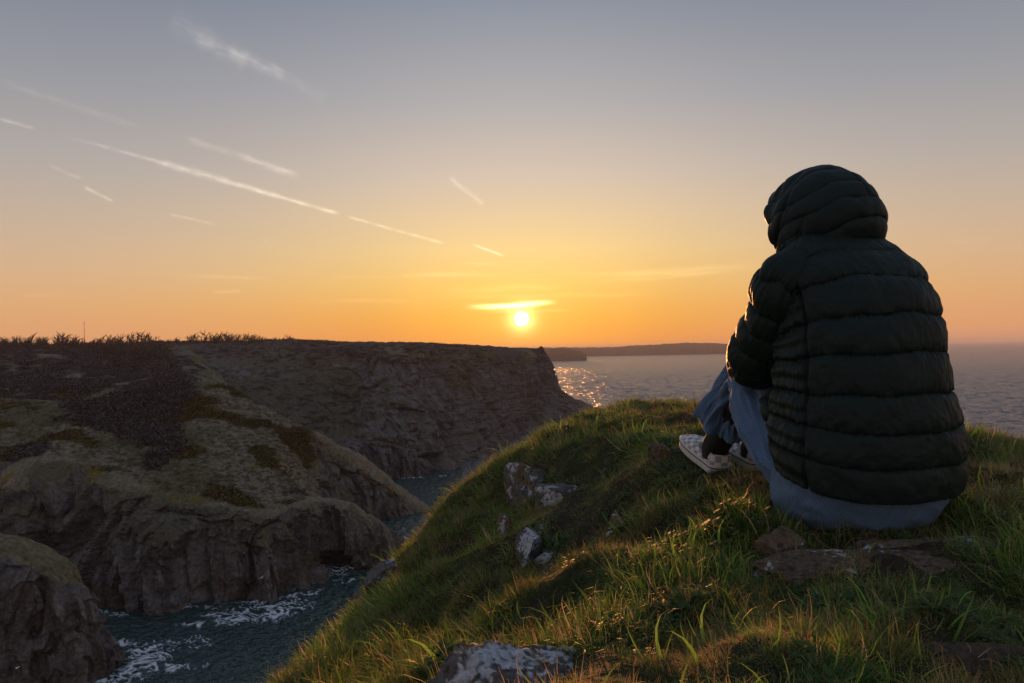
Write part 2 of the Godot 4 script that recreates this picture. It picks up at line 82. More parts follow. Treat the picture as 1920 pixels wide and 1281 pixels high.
const HEADLAND := [
	[Vector3(-87.833, -34.000, -157.600), Vector3(-89.170, -30.000, -160.000), Vector3(-100.594, -20.615, -180.000), Vector3(-111.645, -12.927, -200.000), Vector3(-122.689, -4.802, -220.000), Vector3(-145.997, 3.260, -262.000), Vector3(-173.585, 5.138, -300.000), Vector3(-249.019, 7.304, -420.000)],
	[Vector3(-70.061, -34.000, -155.630), Vector3(-71.128, -30.000, -158.000), Vector3(-79.527, -20.505, -176.000), Vector3(-87.507, -11.540, -194.000), Vector3(-96.402, -3.568, -214.000), Vector3(-112.525, 2.616, -250.000), Vector3(-139.292, 4.932, -300.000), Vector3(-198.013, 6.661, -420.000)],
	[Vector3(-58.200, -34.000, -153.660), Vector3(-59.086, -30.000, -156.000), Vector3(-64.707, -21.241, -170.000), Vector3(-72.142, -11.552, -190.000), Vector3(-78.847, -3.742, -208.000), Vector3(-90.119, 2.515, -238.000), Vector3(-113.788, 4.632, -295.000), Vector3(-165.012, 6.050, -420.000)],
	[Vector3(-49.562, -34.000, -157.600), Vector3(-50.317, -30.000, -160.000), Vector3(-53.813, -22.653, -170.000), Vector3(-59.327, -12.995, -188.000), Vector3(-64.535, -3.932, -205.000), Vector3(-72.300, 2.486, -230.000), Vector3(-91.139, 4.584, -290.000), Vector3(-138.013, 5.550, -420.000)],
	[Vector3(-42.079, -34.000, -163.510), Vector3(-42.719, -30.000, -166.000), Vector3(-45.152, -23.370, -174.000), Vector3(-48.604, -13.863, -188.000), Vector3(-52.064, -4.809, -202.000), Vector3(-57.106, 1.848, -222.000), Vector3(-73.286, 4.000, -285.000), Vector3(-111.014, 5.051, -420.000)],
	[Vector3(-35.130, -34.000, -169.420), Vector3(-35.665, -30.000, -172.000), Vector3(-37.094, -23.936, -177.000), Vector3(-39.433, -14.786, -189.000), Vector3(-41.564, -5.660, -200.000), Vector3(-44.768, 1.289, -216.000), Vector3(-59.039, 3.533, -285.000), Vector3(-90.015, 4.662, -420.000)],
	[Vector3(-27.591, -34.000, -175.330), Vector3(-28.011, -30.000, -178.000), Vector3(-29.067, -25.428, -182.000), Vector3(-30.321, -15.799, -191.000), Vector3(-31.423, -6.526, -199.000), Vector3(-33.660, 0.774, -214.000), Vector3(-44.797, 2.862, -285.000), Vector3(-69.027, 3.674, -420.000)],
	[Vector3(-20.529, -34.000, -179.270), Vector3(-20.842, -30.000, -182.000), Vector3(-21.853, -25.608, -187.000), Vector3(-22.492, -16.201, -194.000), Vector3(-23.475, -6.851, -204.000), Vector3(-25.409, 0.468, -222.000), Vector3(-33.159, 2.476, -290.000), Vector3(-51.034, 3.041, -420.000)],
	[Vector3(-13.554, -34.000, -189.120), Vector3(-13.760, -30.000, -192.000), Vector3(-14.654, -26.566, -198.000), Vector3(-15.051, -16.632, -206.000), Vector3(-15.820, -7.528, -219.000), Vector3(-17.188, 0.144, -240.000), Vector3(-21.455, 1.895, -300.000), Vector3(-33.047, 2.108, -420.000)],
	[Vector3(-6.075, -34.000, -210.790), Vector3(-6.168, -30.000, -214.000), Vector3(-6.874, -26.800, -222.000), Vector3(-6.988, -17.260, -232.000), Vector3(-7.234, -8.651, -246.000), Vector3(-7.717, -0.434, -268.000), Vector3(-8.898, 1.048, -310.000), Vector3(-15.061, 1.175, -420.000)],
	[Vector3(1.681, -34.000, -244.280), Vector3(1.707, -30.000, -248.000), Vector3(1.297, -26.721, -258.000), Vector3(1.525, -18.205, -268.000), Vector3(1.773, -10.104, -282.000), Vector3(2.057, -1.541, -300.000), Vector3(2.298, 0.190, -330.000), Vector3(1.419, -0.030, -420.000)],
	[Vector3(8.949, -34.000, -280.725), Vector3(9.085, -30.000, -285.000), Vector3(8.837, -26.215, -292.000), Vector3(9.961, -19.654, -303.000), Vector3(10.975, -11.452, -315.000), Vector3(10.574, -2.288, -325.000), Vector3(10.378, -0.074, -340.000), Vector3(10.406, -0.796, -420.000)],
	[Vector3(22.305, -34.000, -307.320), Vector3(22.645, -30.000, -312.000), Vector3(21.407, -24.838, -320.000), Vector3(18.932, -17.552, -330.000), Vector3(17.877, -10.113, -334.000), Vector3(15.953, -3.418, -336.000), Vector3(13.127, -0.002, -342.000), Vector3(14.265, -2.968, -420.000)],
	[Vector3(40.569, -34.000, -334.900), Vector3(41.186, -30.000, -340.000), Vector3(33.921, -26.487, -345.000), Vector3(21.067, -19.193, -342.000), Vector3(19.056, -12.357, -343.000), Vector3(17.337, -5.006, -345.000), Vector3(14.170, -0.765, -350.000), Vector3(15.557, -7.880, -425.000)],
	[Vector3(62.185, -34.000, -379.225), Vector3(63.132, -30.000, -385.000), Vector3(48.760, -33.878, -385.000), Vector3(24.972, -24.365, -372.000), Vector3(20.915, -16.155, -368.000), Vector3(18.938, -9.552, -368.000), Vector3(16.068, -3.755, -372.000), Vector3(16.487, -17.196, -430.000)]]
const LOW_ROCK := [
	[Vector3(-42.586, -34.000, -165.480), Vector3(-43.234, -30.000, -168.000), Vector3(-44.114, -22.832, -170.000), Vector3(-45.641, -21.758, -176.000), Vector3(-48.266, -24.981, -186.000)],
	[Vector3(-37.113, -34.000, -167.450), Vector3(-37.678, -30.000, -170.000), Vector3(-38.295, -24.297, -171.000), Vector3(-38.502, -20.889, -175.000), Vector3(-40.948, -23.792, -186.000)],
	[Vector3(-31.683, -34.000, -170.405), Vector3(-32.166, -30.000, -173.000), Vector3(-32.784, -26.077, -174.000), Vector3(-33.265, -21.485, -177.000), Vector3(-34.979, -23.902, -186.000)],
	[Vector3(-26.191, -34.000, -174.345), Vector3(-26.589, -30.000, -177.000), Vector3(-27.132, -27.729, -177.500), Vector3(-27.427, -22.993, -180.000), Vector3(-28.629, -25.079, -186.000)],
	[Vector3(-21.450, -34.000, -176.315), Vector3(-21.777, -30.000, -179.000), Vector3(-22.579, -28.387, -179.500), Vector3(-23.099, -25.395, -181.000), Vector3(-24.412, -26.747, -186.000)],
	[Vector3(-18.507, -34.000, -178.285), Vector3(-18.789, -30.000, -181.000), Vector3(-19.743, -29.794, -181.500), Vector3(-20.614, -28.904, -182.500), Vector3(-21.922, -29.602, -187.000)]]
const STACK := [
	[Vector3(-51.512, -34.000, -59.100), Vector3(-52.296, -30.000, -60.000), Vector3(-54.232, -19.524, -62.000), Vector3(-57.686, -16.098, -66.000), Vector3(-62.909, -15.259, -72.000), Vector3(-71.654, -18.252, -82.000)],
	[Vector3(-46.108, -34.000, -62.055), Vector3(-46.811, -30.000, -63.000), Vector3(-47.412, -20.597, -63.500), Vector3(-48.763, -17.201, -66.000), Vector3(-52.652, -15.960, -72.000), Vector3(-59.974, -19.051, -82.000)],
	[Vector3(-42.542, -34.000, -64.025), Vector3(-43.190, -30.000, -65.000), Vector3(-43.540, -21.637, -65.000), Vector3(-44.643, -18.358, -66.500), Vector3(-47.887, -16.974, -71.000), Vector3(-55.314, -20.302, -82.000)],
	[Vector3(-40.410, -34.000, -65.010), Vector3(-41.025, -30.000, -66.000), Vector3(-41.397, -22.490, -66.000), Vector3(-42.178, -19.737, -67.000), Vector3(-44.863, -17.938, -71.000), Vector3(-51.531, -21.537, -82.000)],
	[Vector3(-38.954, -34.000, -66.487), Vector3(-39.547, -30.000, -67.500), Vector3(-39.948, -24.002, -67.500), Vector3(-40.793, -21.195, -68.500), Vector3(-42.954, -19.426, -71.500), Vector3(-47.959, -22.759, -80.000)],
	[Vector3(-38.673, -34.000, -68.950), Vector3(-39.262, -30.000, -70.000), Vector3(-39.843, -25.665, -70.000), Vector3(-40.595, -23.090, -70.500), Vector3(-42.144, -21.013, -72.000), Vector3(-46.318, -24.737, -79.000)],
	[Vector3(-38.258, -34.000, -70.920), Vector3(-38.841, -30.000, -72.000), Vector3(-39.464, -27.957, -72.000), Vector3(-40.750, -26.591, -72.500), Vector3(-42.119, -24.597, -73.500), Vector3(-45.791, -27.549, -79.000)],
	[Vector3(-37.249, -34.000, -71.905), Vector3(-37.816, -30.000, -73.000), Vector3(-38.567, -29.044, -73.000), Vector3(-40.023, -28.388, -73.500), Vector3(-41.884, -28.116, -74.500), Vector3(-44.976, -29.804, -79.000)],
	[Vector3(-37.490, -34.000, -73.382), Vector3(-38.061, -30.000, -74.500), Vector3(-38.570, -30.077, -74.500), Vector3(-39.624, -29.840, -75.000), Vector3(-41.386, -29.515, -76.000), Vector3(-44.987, -31.042, -80.000)]]
const FAR_COAST := [Vector2(-56.2, 29.16), Vector2(73.9, 33.25), Vector2(148.2, 33.74), Vector2(194.6, 33.81), Vector2(231.8, 34.05), Vector2(315.2, 29.72), Vector2(389.6, 32.06), Vector2(445.4, 34.74), Vector2(510.4, 37.25), Vector2(566.2, 38.08), Vector2(612.7, 40.93), Vector2(649.9, 43.03), Vector2(687.0, 41.41), Vector2(724.1, 38.87), Vector2(770.4, 36.15), Vector2(853.9, 32.75), Vector2(946.7, 27.32), Vector2(1076.6, 21.20), Vector2(1187.8, 13.57)]
const NEAR_COAST := [Vector2(-0.5, 21.24), Vector2(49.6, 27.82), Vector2(87.2, 29.00), Vector2(112.2, 29.78), Vector2(143.4, 28.58), Vector2(162.1, 23.24), Vector2(174.4, 15.51)]
# condensation trails: from and to (azimuth, elevation in degrees), width in degrees, strength
const TRAILS := [
	[-30.366, 14.227, -28.662, 13.983, 0.128, 0.28],
	[-28.662, 13.983, -25.086, 13.253, 0.160, 0.61],
	[-25.086, 13.253, -20.935, 12.331, 0.351, 0.77],
	[-20.935, 12.331, -17.291, 11.402, 0.287, 0.99],
	[-17.291, 11.402, -13.034, 10.313, 0.192, 0.88],
	[-12.141, 10.060, -5.254, 8.204, 0.102, 0.83],
	[-2.729, 7.981, -0.574, 7.185, 0.112, 0.99],
	[-23.187, 14.901, -19.829, 14.083, 0.383, 0.28],
	[-19.829, 14.083, -15.950, 12.965, 0.415, 0.50],
	[-24.285, 22.289, -21.512, 21.500, 1.277, 0.18],
	[-22.569, 21.538, -19.367, 20.484, 1.085, 0.33],
	[-20.448, 20.950, -16.785, 19.744, 0.702, 0.46],
	[-16.785, 19.744, -13.755, 18.348, 0.830, 0.11],
	[-34.306, 14.905, -32.539, 14.609, 0.144, 0.50],
	[-29.632, 11.184, -28.069, 10.443, 0.144, 0.66],
	[-31.592, 12.350, -29.934, 11.774, 0.223, 0.22],
	[-24.455, 9.786, -21.689, 9.263, 0.102, 0.44],
	[-4.476, 12.946, -2.058, 11.086, 0.383, 0.31],
	[-34.003, 17.096, -26.715, 15.491, 0.383, 0.14],
	[-21.754, 4.454, -19.965, 4.549, 0.160, 0.20],
	[-18.268, 8.178, -17.863, 8.036, 0.096, 0.28]]
# cirrus streaks: azimuth from and to, elevation, thickness in degrees, strength
const STREAKS := [
	[-3.628, 3.527, 3.396, 0.368, 3.00],
	[-2.402, 3.324, 3.427, 0.246, 3.00],
	[-9.245, 0.095, 5.782, 0.327, 0.25],
	[3.782, 18.662, 5.714, 0.368, 0.28],
	[7.830, 18.658, 5.438, 0.327, 0.20],
	[-5.234, 4.977, 4.661, 0.450, 0.25],
	[-7.267, 11.770, 4.002, 0.327, 0.18],
	[-15.901, -5.657, 3.774, 0.286, 0.12],
	[-24.169, -17.377, 5.605, 0.246, 0.15],
	[-2.413, 4.942, 2.839, 0.164, 0.50],
	[-0.589, 2.070, 1.909, 0.164, 0.40],
	[5.802, 14.513, 5.080, 0.286, 0.15],
	[-3.979, -0.503, 6.604, 0.246, 0.18],
	[29.878, 33.438, 6.356, 0.286, 0.08],
	[-33.850, -30.629, 4.092, 0.205, 0.10],
	[-14.346, -8.047, 5.613, 0.205, 0.10]]

var rng := RandomNumberGenerator.new()
var noise := FastNoiseLite.new()      # smooth, frequency 1
var fbm := FastNoiseLite.new()        # four octaves, frequency 1
var ridge := FastNoiseLite.new()      # ridged, frequency 1
var cells := FastNoiseLite.new()      # one value for each block, frequency 1
var used := {}
var mats := {}

func _ready() -> void:
	rng.seed = 20240
	noise.seed = 3; noise.noise_type = FastNoiseLite.TYPE_SIMPLEX_SMOOTH; noise.frequency = 1.0; noise.fractal_type = FastNoiseLite.FRACTAL_NONE
	fbm.seed = 7; fbm.noise_type = FastNoiseLite.TYPE_SIMPLEX_SMOOTH; fbm.frequency = 1.0; fbm.fractal_octaves = 4
	ridge.seed = 11; ridge.noise_type = FastNoiseLite.TYPE_SIMPLEX_SMOOTH; ridge.frequency = 1.0; ridge.fractal_type = FastNoiseLite.FRACTAL_RIDGED; ridge.fractal_octaves = 3
	cells.seed = 5; cells.noise_type = FastNoiseLite.TYPE_CELLULAR; cells.frequency = 1.0; cells.fractal_type = FastNoiseLite.FRACTAL_NONE; cells.cellular_return_type = FastNoiseLite.RETURN_CELL_VALUE; cells.cellular_jitter = 0.9
	make_camera_and_light()
	make_materials()
	make_sea()
	make_far_coasts()
	make_spur()
	make_headland()
	make_stack()
	make_skyline()
	make_turf()
	make_rocks()
	make_grass()
	make_person()
	make_gulls()

# ---------------------------------------------------------------- camera, sky, sun
func make_camera_and_light() -> void:
	var cam := Camera3D.new()
	cam.name = "camera"
	cam.fov = 49.17
	cam.near = 0.05
	cam.far = 60000.0
	cam.rotation_degrees = Vector3(0.593, 0.0, -1.06)
	add_child(cam)
	cam.current = true
	var sun := DirectionalLight3D.new()
	sun.name = "sun"
	sun.light_energy = 1.6
	sun.light_color = Color(1.0, 0.66, 0.36)
	sun.light_angular_distance = 0.6
	sun.shadow_enabled = true
	sun.rotation_degrees = Vector3(-SUN_ELEVATION, 180.0 - SUN_AZIMUTH, 0.0)
	add_child(sun)
	var env := Environment.new()
	env.background_mode = Environment.BG_SKY
	var sky := Sky.new()
	var pano := PanoramaSkyMaterial.new()
	pano.panorama = sky_texture()
	sky.sky_material = pano
	env.sky = sky
	env.sky_rotation = Vector3(0.0, PI, 0.0)   # the middle of the panorama faces -z
	env.background_energy_multiplier = 1.0
	env.tonemap_mode = Environment.TONE_MAPPER_LINEAR
	env.tonemap_exposure = 1.0
	env.sdfgi_enabled = true
	env.ssao_enabled = true
	env.ssil_enabled = true
	env.fog_enabled = true
	env.fog_density = 0.00016
	env.fog_light_color = Color(0.97, 0.95, 0.96)
	var we := WorldEnvironment.new()
	we.name = "world_environment"
	we.environment = env
	add_child(we)

func srgb(r: float, g: float, b: float) -> Color:
	return Color(r / 255.0, g / 255.0, b / 255.0).srgb_to_linear()

func ramp(stops: Array, e: float) -> Color:
	for i in range(1, stops.size()):
		if e <= stops[i][0]:
			var t: float = clampf((e - stops[i - 1][0]) / (stops[i][0] - stops[i - 1][0]), 0.0, 1.0)
			return stops[i - 1][1].lerp(stops[i][1], t)
	return stops[-1][1]

func sky_texture() -> ImageTexture:
	# Dusk air: orange low in the west fading to blue grey above and all round.
	var away := [[0.0, srgb(200, 148, 124)], [1.0, srgb(216, 158, 120)], [3.5, srgb(216, 167, 126)], [6.0, srgb(206, 172, 145)], [9.0, srgb(189, 170, 156)], [12.5, srgb(170, 164, 161)], [18.0, srgb(146, 149, 157)], [25.0, srgb(117, 126, 144)], [45.0, srgb(116, 128, 152)], [90.0, srgb(118, 132, 158)]]
	var toward := [[0.0, srgb(250, 152, 60)], [1.2, srgb(254, 166, 58)], [2.6, srgb(255, 180, 68)], [5.0, srgb(255, 203, 106)], [7.5, srgb(251, 212, 142)], [10.0, srgb(240, 208, 162)], [13.0, srgb(220, 199, 178)], [18.0, srgb(184, 178, 176)], [25.0, srgb(143, 149, 161)], [45.0, srgb(120, 131, 153)], [90.0, srgb(118, 132, 158)]]
	var w := 1024
	var h := 512
	var im := Image.create(w, h, false, Image.FORMAT_RGBF)
	var low: Color = away[0][1].lerp(toward[0][1], 0.1) * 0.8
	im.fill(low)
	var sd := Vector3(sin(deg_to_rad(SUN_AZIMUTH)) * cos(deg_to_rad(SUN_ELEVATION)), sin(deg_to_rad(SUN_ELEVATION)), -cos(deg_to_rad(SUN_AZIMUTH)) * cos(deg_to_rad(SUN_ELEVATION)))
	var near_sun := []
	for x in w:
		var az := ((x + 0.5) / w - 0.5) * 360.0 - SUN_AZIMUTH
		near_sun.append(0.22 * exp(-pow(az / 50.0, 2.0)) + 0.78 * exp(-pow(az / 19.0, 2.0)))
	for y in 258:
		var e := 90.0 - (y + 0.5) / h * 180.0
		var a := ramp(away, e)
		var b := ramp(toward, e)
		for x in w:
			im.set_pixel(x, y, a.lerp(b, near_sun[x]))
	im.resize(4096, 2048, Image.INTERPOLATE_CUBIC)
	var ppd := 4096.0 / 360.0
	# the sun and the light round it
	var cx := 2048.0 + SUN_AZIMUTH * ppd
	var cy := 1024.0 - SUN_ELEVATION * ppd
	for y in range(int(cy) - 110, int(cy) + 27):
		for x in range(int(cx) - 150, int(cx) + 150):
			var dx := (x + 0.5 - cx) / ppd
			var dy := (y + 0.5 - cy) / ppd
			var r := sqrt(dx * dx + dy * dy)
			var ro := sqrt(dx * dx * 0.5 + dy * dy)
			var c := im.get_pixel(x, y)
			var fade := clampf((13.0 - absf(dx)) / 5.0, 0.0, 1.0) * clampf((9.5 - absf(dy)) / 4.0, 0.0, 1.0)
			c += Color(1.0, 0.72, 0.28) * (1.3 * exp(-pow(r / 0.95, 2.0)) * fade)
			c += Color(1.0, 0.62, 0.16) * (0.42 * exp(-ro / 3.2) * fade)
			if r < 0.8:
				c += Color(1.0, 0.93, 0.72) * (7.0 * (1.0 - smoothstep(0.26, 0.62, r)))
			im.set_pixel(x, y, c)
	for t in TRAILS:
		draw_trail(im, t, ppd)
	for t in STREAKS:
		draw_streak(im, t, ppd)
	return ImageTexture.create_from_image(im)

func draw_trail(im: Image, t: Array, ppd: float) -> void:
	var a := Vector2(2048.0 + t[0] * ppd, 1024.0 - t[1] * ppd)
	var b := Vector2(2048.0 + t[2] * ppd, 1024.0 - t[3] * ppd)
	var wd: float = maxf(t[4] * ppd * 0.5, 0.62)
	var dir := (b - a).normalized()
	var across := Vector2(-dir.y, dir.x)
	var long := a.distance_to(b)
	var lo := a.min(b) - Vector2.ONE * wd * 3.0
	var hi := a.max(b) + Vector2.ONE * wd * 3.0
	for y in range(int(lo.y), int(hi.y) + 1):
		for x in range(int(lo.x), int(hi.x) + 1):
			var q := Vector2(x + 0.5, y + 0.5) - a
			var s := q.dot(dir) / long
			if s < -0.1 or s > 1.1:
				continue
			var n := q.dot(across) / wd + 0.35 * fbm.get_noise_2d(x * 0.09, y * 0.09)
			var k: float = t[5] * exp(-n * n) * smoothstep(-0.1, 0.1, s) * (1.0 - smoothstep(0.9, 1.1, s))
			k *= clampf(0.75 + 0.9 * fbm.get_noise_2d(q.dot(dir) * 0.06, q.dot(across) * 0.35 + t[0] * 9.0), 0.1, 1.3)
			var c := im.get_pixel(clampi(x, 0, 4095), clampi(y, 0, 1023))
			im.set_pixel(clampi(x, 0, 4095), clampi(y, 0, 1023), c + Color(0.50, 0.43, 0.33) * (k * (0.35 + c.r * 0.7)))

func draw_streak(im: Image, t: Array, ppd: float) -> void:
	var x0 := 2048.0 + (t[0] as float) * ppd
	var x1 := 2048.0 + (t[1] as float) * ppd
	var yc := 1024.0 - (t[2] as float) * ppd
	var th: float = maxf(t[3] * ppd * 0.5, 0.6)
	for x in range(int(x0) - 12, int(x1) + 12):
		var s := (x + 0.5 - x0) / (x1 - x0)
		var along := smoothstep(-0.06, 0.4, s) * (1.0 - smoothstep(0.6, 1.06, s))
		var wob := 2.2 * th * 0.5 * noise.get_noise_2d(x * 0.012, yc * 0.3)
		for y in range(int(yc - th * 4.0), int(yc + th * 4.0) + 1):
			var n := (y + 0.5 - yc - wob) / th
			var k: float = t[4] * along * exp(-n * n) * clampf(0.8 + 0.7 * fbm.get_noise_2d(x * 0.02, y * 0.25 + t[0]), 0.1, 1.4)
			var c := im.get_pixel(x, y)
			im.set_pixel(x, y, c + Color(0.55, 0.42, 0.2) * k * (0.3 + 0.7 * minf(c.r, 1.0)))

# ---------------------------------------------------------------- small helpers
func numbered(called: String) -> String:
	var k: int = used.get(called, 0)
	used[called] = k + 1
	return called if k == 0 else "%s_%03d" % [called, k]

func put(called: String, mesh: Mesh, m: Material, parent: Node = self) -> MeshInstance3D:
	var o := MeshInstance3D.new()
	o.name = numbered(called) if parent == self else called
	o.mesh = mesh
	o.material_override = m
	for k in mesh.get_surface_count():
		o.set_surface_override_material(k, m)
	parent.add_child(o, true)
	return o

func base(called: String, at: Vector3) -> Node3D:
	var o := Node3D.new()
	o.name = numbered(called)
	add_child(o, true)
	o.position = at
	return o

func tag(o: Node, label: String, category: String, group := "") -> void:
	o.set_meta("label", label)
	o.set_meta("category", category)
	if group != "":
		o.set_meta("group", group)

func structure(o: Node) -> void:
	o.set_meta("kind", "structure")

func stuff(o: Node, label: String, category: String) -> void:
	o.set_meta("kind", "stuff")
	o.set_meta("label", label)
	o.set_meta("category", category)

# A mesh from a lattice of nu by nv points (index v * nu + u). wrap: the last column joins the first. flip turns it inside out.
func lattice(pos: PackedVector3Array, nu: int, nv: int, wrap := false, flip := false, colors := PackedColorArray(), uvs := PackedVector2Array()) -> ArrayMesh:
	var index := PackedInt32Array()
	var columns := nu if wrap else nu - 1
	index.resize(columns * (nv - 1) * 6)
	var k := 0
	for v in nv - 1:
		for u in columns:
			var a := v * nu + u
			var b := v * nu + (u + 1) % nu
			var c := a + nu
			var d := b + nu
			if flip:
				index[k] = a; index[k + 1] = b; index[k + 2] = c
				index[k + 3] = b; index[k + 4] = d; index[k + 5] = c
			else:
				index[k] = a; index[k + 1] = c; index[k + 2] = b
				index[k + 3] = b; index[k + 4] = c; index[k + 5] = d
			k += 6
	return shell(pos, index, colors, uvs)

func normals_of(pos: PackedVector3Array, index: PackedInt32Array) -> PackedVector3Array:
	var nor := PackedVector3Array()
	nor.resize(pos.size())
	for t in range(0, index.size(), 3):
		var a := index[t]
		var b := index[t + 1]
		var c := index[t + 2]
		var n := (pos[c] - pos[a]).cross(pos[b] - pos[a])
		nor[a] += n
		nor[b] += n
		nor[c] += n
	for i in nor.size():
		nor[i] = nor[i].normalized() if nor[i].length_squared() > 1e-20 else Vector3.UP
	return nor

func shell(pos: PackedVector3Array, index: PackedInt32Array, colors := PackedColorArray(), uvs := PackedVector2Array()) -> ArrayMesh:
	var arrays := []
	arrays.resize(Mesh.ARRAY_MAX)
	arrays[Mesh.ARRAY_VERTEX] = pos
	arrays[Mesh.ARRAY_NORMAL] = normals_of(pos, index)
	arrays[Mesh.ARRAY_INDEX] = index
	if colors.size() == pos.size():
		arrays[Mesh.ARRAY_COLOR] = colors
	if uvs.size() == pos.size():
		arrays[Mesh.ARRAY_TEX_UV] = uvs
	var m := ArrayMesh.new()
	m.add_surface_from_arrays(Mesh.PRIMITIVE_TRIANGLES, arrays)
	return m

# ---------------------------------------------------------------- materials
func noise_image(seed_: int, freq: float, octaves: int, size := 512, ridged := false) -> Image:
	var n := FastNoiseLite.new()
	n.seed = seed_
	n.noise_type = FastNoiseLite.TYPE_SIMPLEX_SMOOTH
	n.frequency = freq
	n.fractal_octaves = octaves
	if ridged:
		n.fractal_type = FastNoiseLite.FRACTAL_RIDGED
	return n.get_seamless_image(size, size)

func tint_image(src: Image, low: Color, high: Color) -> ImageTexture:
	var size := src.get_width()
	var im := Image.create(size, size, false, Image.FORMAT_RGB8)
	for y in size:
		for x in size:
			im.set_pixel(x, y, low.lerp(high, src.get_pixel(x, y).r))
	return ImageTexture.create_from_image(im)

func vertex_material(rough: float) -> StandardMaterial3D:
	var m := StandardMaterial3D.new()
	m.vertex_color_use_as_albedo = true
	m.roughness = rough
	m.metallic_specular = 0.3
	m.cull_mode = BaseMaterial3D.CULL_DISABLED
	return m

func make_materials() -> void:
	var rough_h := ImageTexture.create_from_image(noise_image(21, 0.02, 5))
	var grain := tint_image(noise_image(22, 0.03, 5), Color(0.55, 0.55, 0.55), Color(1, 1, 1))
	var m := vertex_material(0.95)
	m.uv1_triplanar = true; m.uv1_world_triplanar = true; m.uv1_scale = Vector3.ONE * 0.11
	m.albedo_texture = grain
	m.heightmap_enabled = true; m.heightmap_texture = rough_h; m.heightmap_scale = 45.0
	mats.land = m
	m = vertex_material(0.95)
	m.uv1_triplanar = true; m.uv1_world_triplanar = true; m.uv1_scale = Vector3.ONE * 2.1
	m.albedo_texture = grain
	m.heightmap_enabled = true; m.heightmap_texture = rough_h; m.heightmap_scale = 1.6
	mats.soil = m
	m = vertex_material(0.9)
	m.uv1_triplanar = true; m.uv1_scale = Vector3.ONE * 5.0
	m.albedo_texture = tint_image(noise_image(24, 0.02, 5), Color(0.6, 0.6, 0.6), Color(1, 1, 1))
	m.heightmap_enabled = true; m.heightmap_texture = rough_h; m.heightmap_scale = 0.9
	mats.stone = m
	m = vertex_material(0.09)
	m.metallic_specular = 0.5
	m.uv1_triplanar = true; m.uv1_world_triplanar = true; m.uv1_scale = Vector3.ONE * 0.12
	m.heightmap_enabled = true; m.heightmap_texture = ImageTexture.create_from_image(noise_image(25, 0.012, 4)); m.heightmap_scale = 60.0
	mats.sea = m
	m = m.duplicate()
	m.roughness = 0.30
	mats.open_sea = m
	m = vertex_material(0.55)
	m.metallic_specular = 0.35
	m.backlight_enabled = true; m.backlight = Color(0.9, 0.9, 0.9)
	mats.blade = m
	m = vertex_material(0.9)
	mats.scrub = m
	m = vertex_material(0.95)
	m.albedo_color = Color(0.30, 0.26, 0.22)
	mats.scrub_dark = m
	m = StandardMaterial3D.new()
	m.albedo_color = Color(0.33, 0.31, 0.22); m.roughness = 1.0; m.metallic_specular = 0.1
	m.uv1_triplanar = true; m.uv1_world_triplanar = true; m.uv1_scale = Vector3.ONE * 0.012
	m.albedo_texture = grain
	mats.far = m

# ---------------------------------------------------------------- sea
func wave(x: float, z: float, r: float) -> float:
	var swell := 0.35 * noise.get_noise_2d(x * 0.022 + z * 0.008, z * 0.05)
	var chop := 0.20 * (0.5 - absf(noise.get_noise_2d(x * 0.15 + 5.0, z * 0.28))) + 0.11 * noise.get_noise_2d(x * 0.4, z * 0.6 + 9.0)
	if r < 200.0:
		chop += 0.05 * noise.get_noise_2d(x * 1.5, z * 1.8)
		return swell * 0.5 + chop * 1.1
	return swell + 0.45 * (0.5 - absf(noise.get_noise_2d(x * 0.05 + 70.0, z * 0.10))) + 0.42 * noise.get_noise_2d(x * 0.11, z * 0.16) + chop

# foam: [x, z, half length, half width, turn in radians, strength]
const FOAM := [[-30.0, -86.6, 5.4, 3.2, 0.2, 1.0], [-26.8, -89.6, 2.5, 1.6, 0.3, 0.8], [-35.6, -83.3, 2.1, 1.0, 0.0, 0.95], [-40.0, -89.2, 1.4, 0.9, 0.0, 1.0], [-24.8, -102.5, 2.6, 4.0, 0.0, 0.6], [-47.0, -87.4, 2.6, 0.9, 0.0, 0.7], [-35.8, -88.9, 1.6, 0.7, 0.0, 0.6],
	[-37.0, -73.5, 5.6, 1.7, -1.35, 1.0], [-33.4, -71.9, 3.2, 1.0, 0.1, 0.95], [-38.8, -69.6, 4.4, 1.7, 0.2, 1.0], [-41.8, -78.2, 3.0, 1.1, -0.2, 0.7], [-34.2, -77.8, 3.4, 2.2, 0.4, 0.5], [-25.6, -93.7, 1.4, 0.9, 0.9, 0.75], [-39.0, -76.5, 3.0, 1.6, 0.6, 0.55], [-23.4, -177.0, 3.6, 0.8, 0.1, 0.95], [-17.0, -178.5, 2.6, 0.8, 0.3, 0.7], [-31.5, -90.5, 3.0, 0.7, 0.1, 0.55], [-43.5, -88.6, 3.5, 0.7, 0.05, 0.6], [-50.0, -88.2, 2.6, 0.8, 0.0, 0.7], [-37.8, -88.8, 1.6, 0.6, 0.0, 0.7], [-27.8, -92.4, 2.0, 0.8, 0.7, 0.7], [-40.0, -71.6, 2.4, 1.0, 0.6, 0.8], [-36.2, -75.6, 3.0, 1.2, -0.9, 0.7], [-22.5, -98.5, 2.0, 1.2, 0.6, 0.6]]

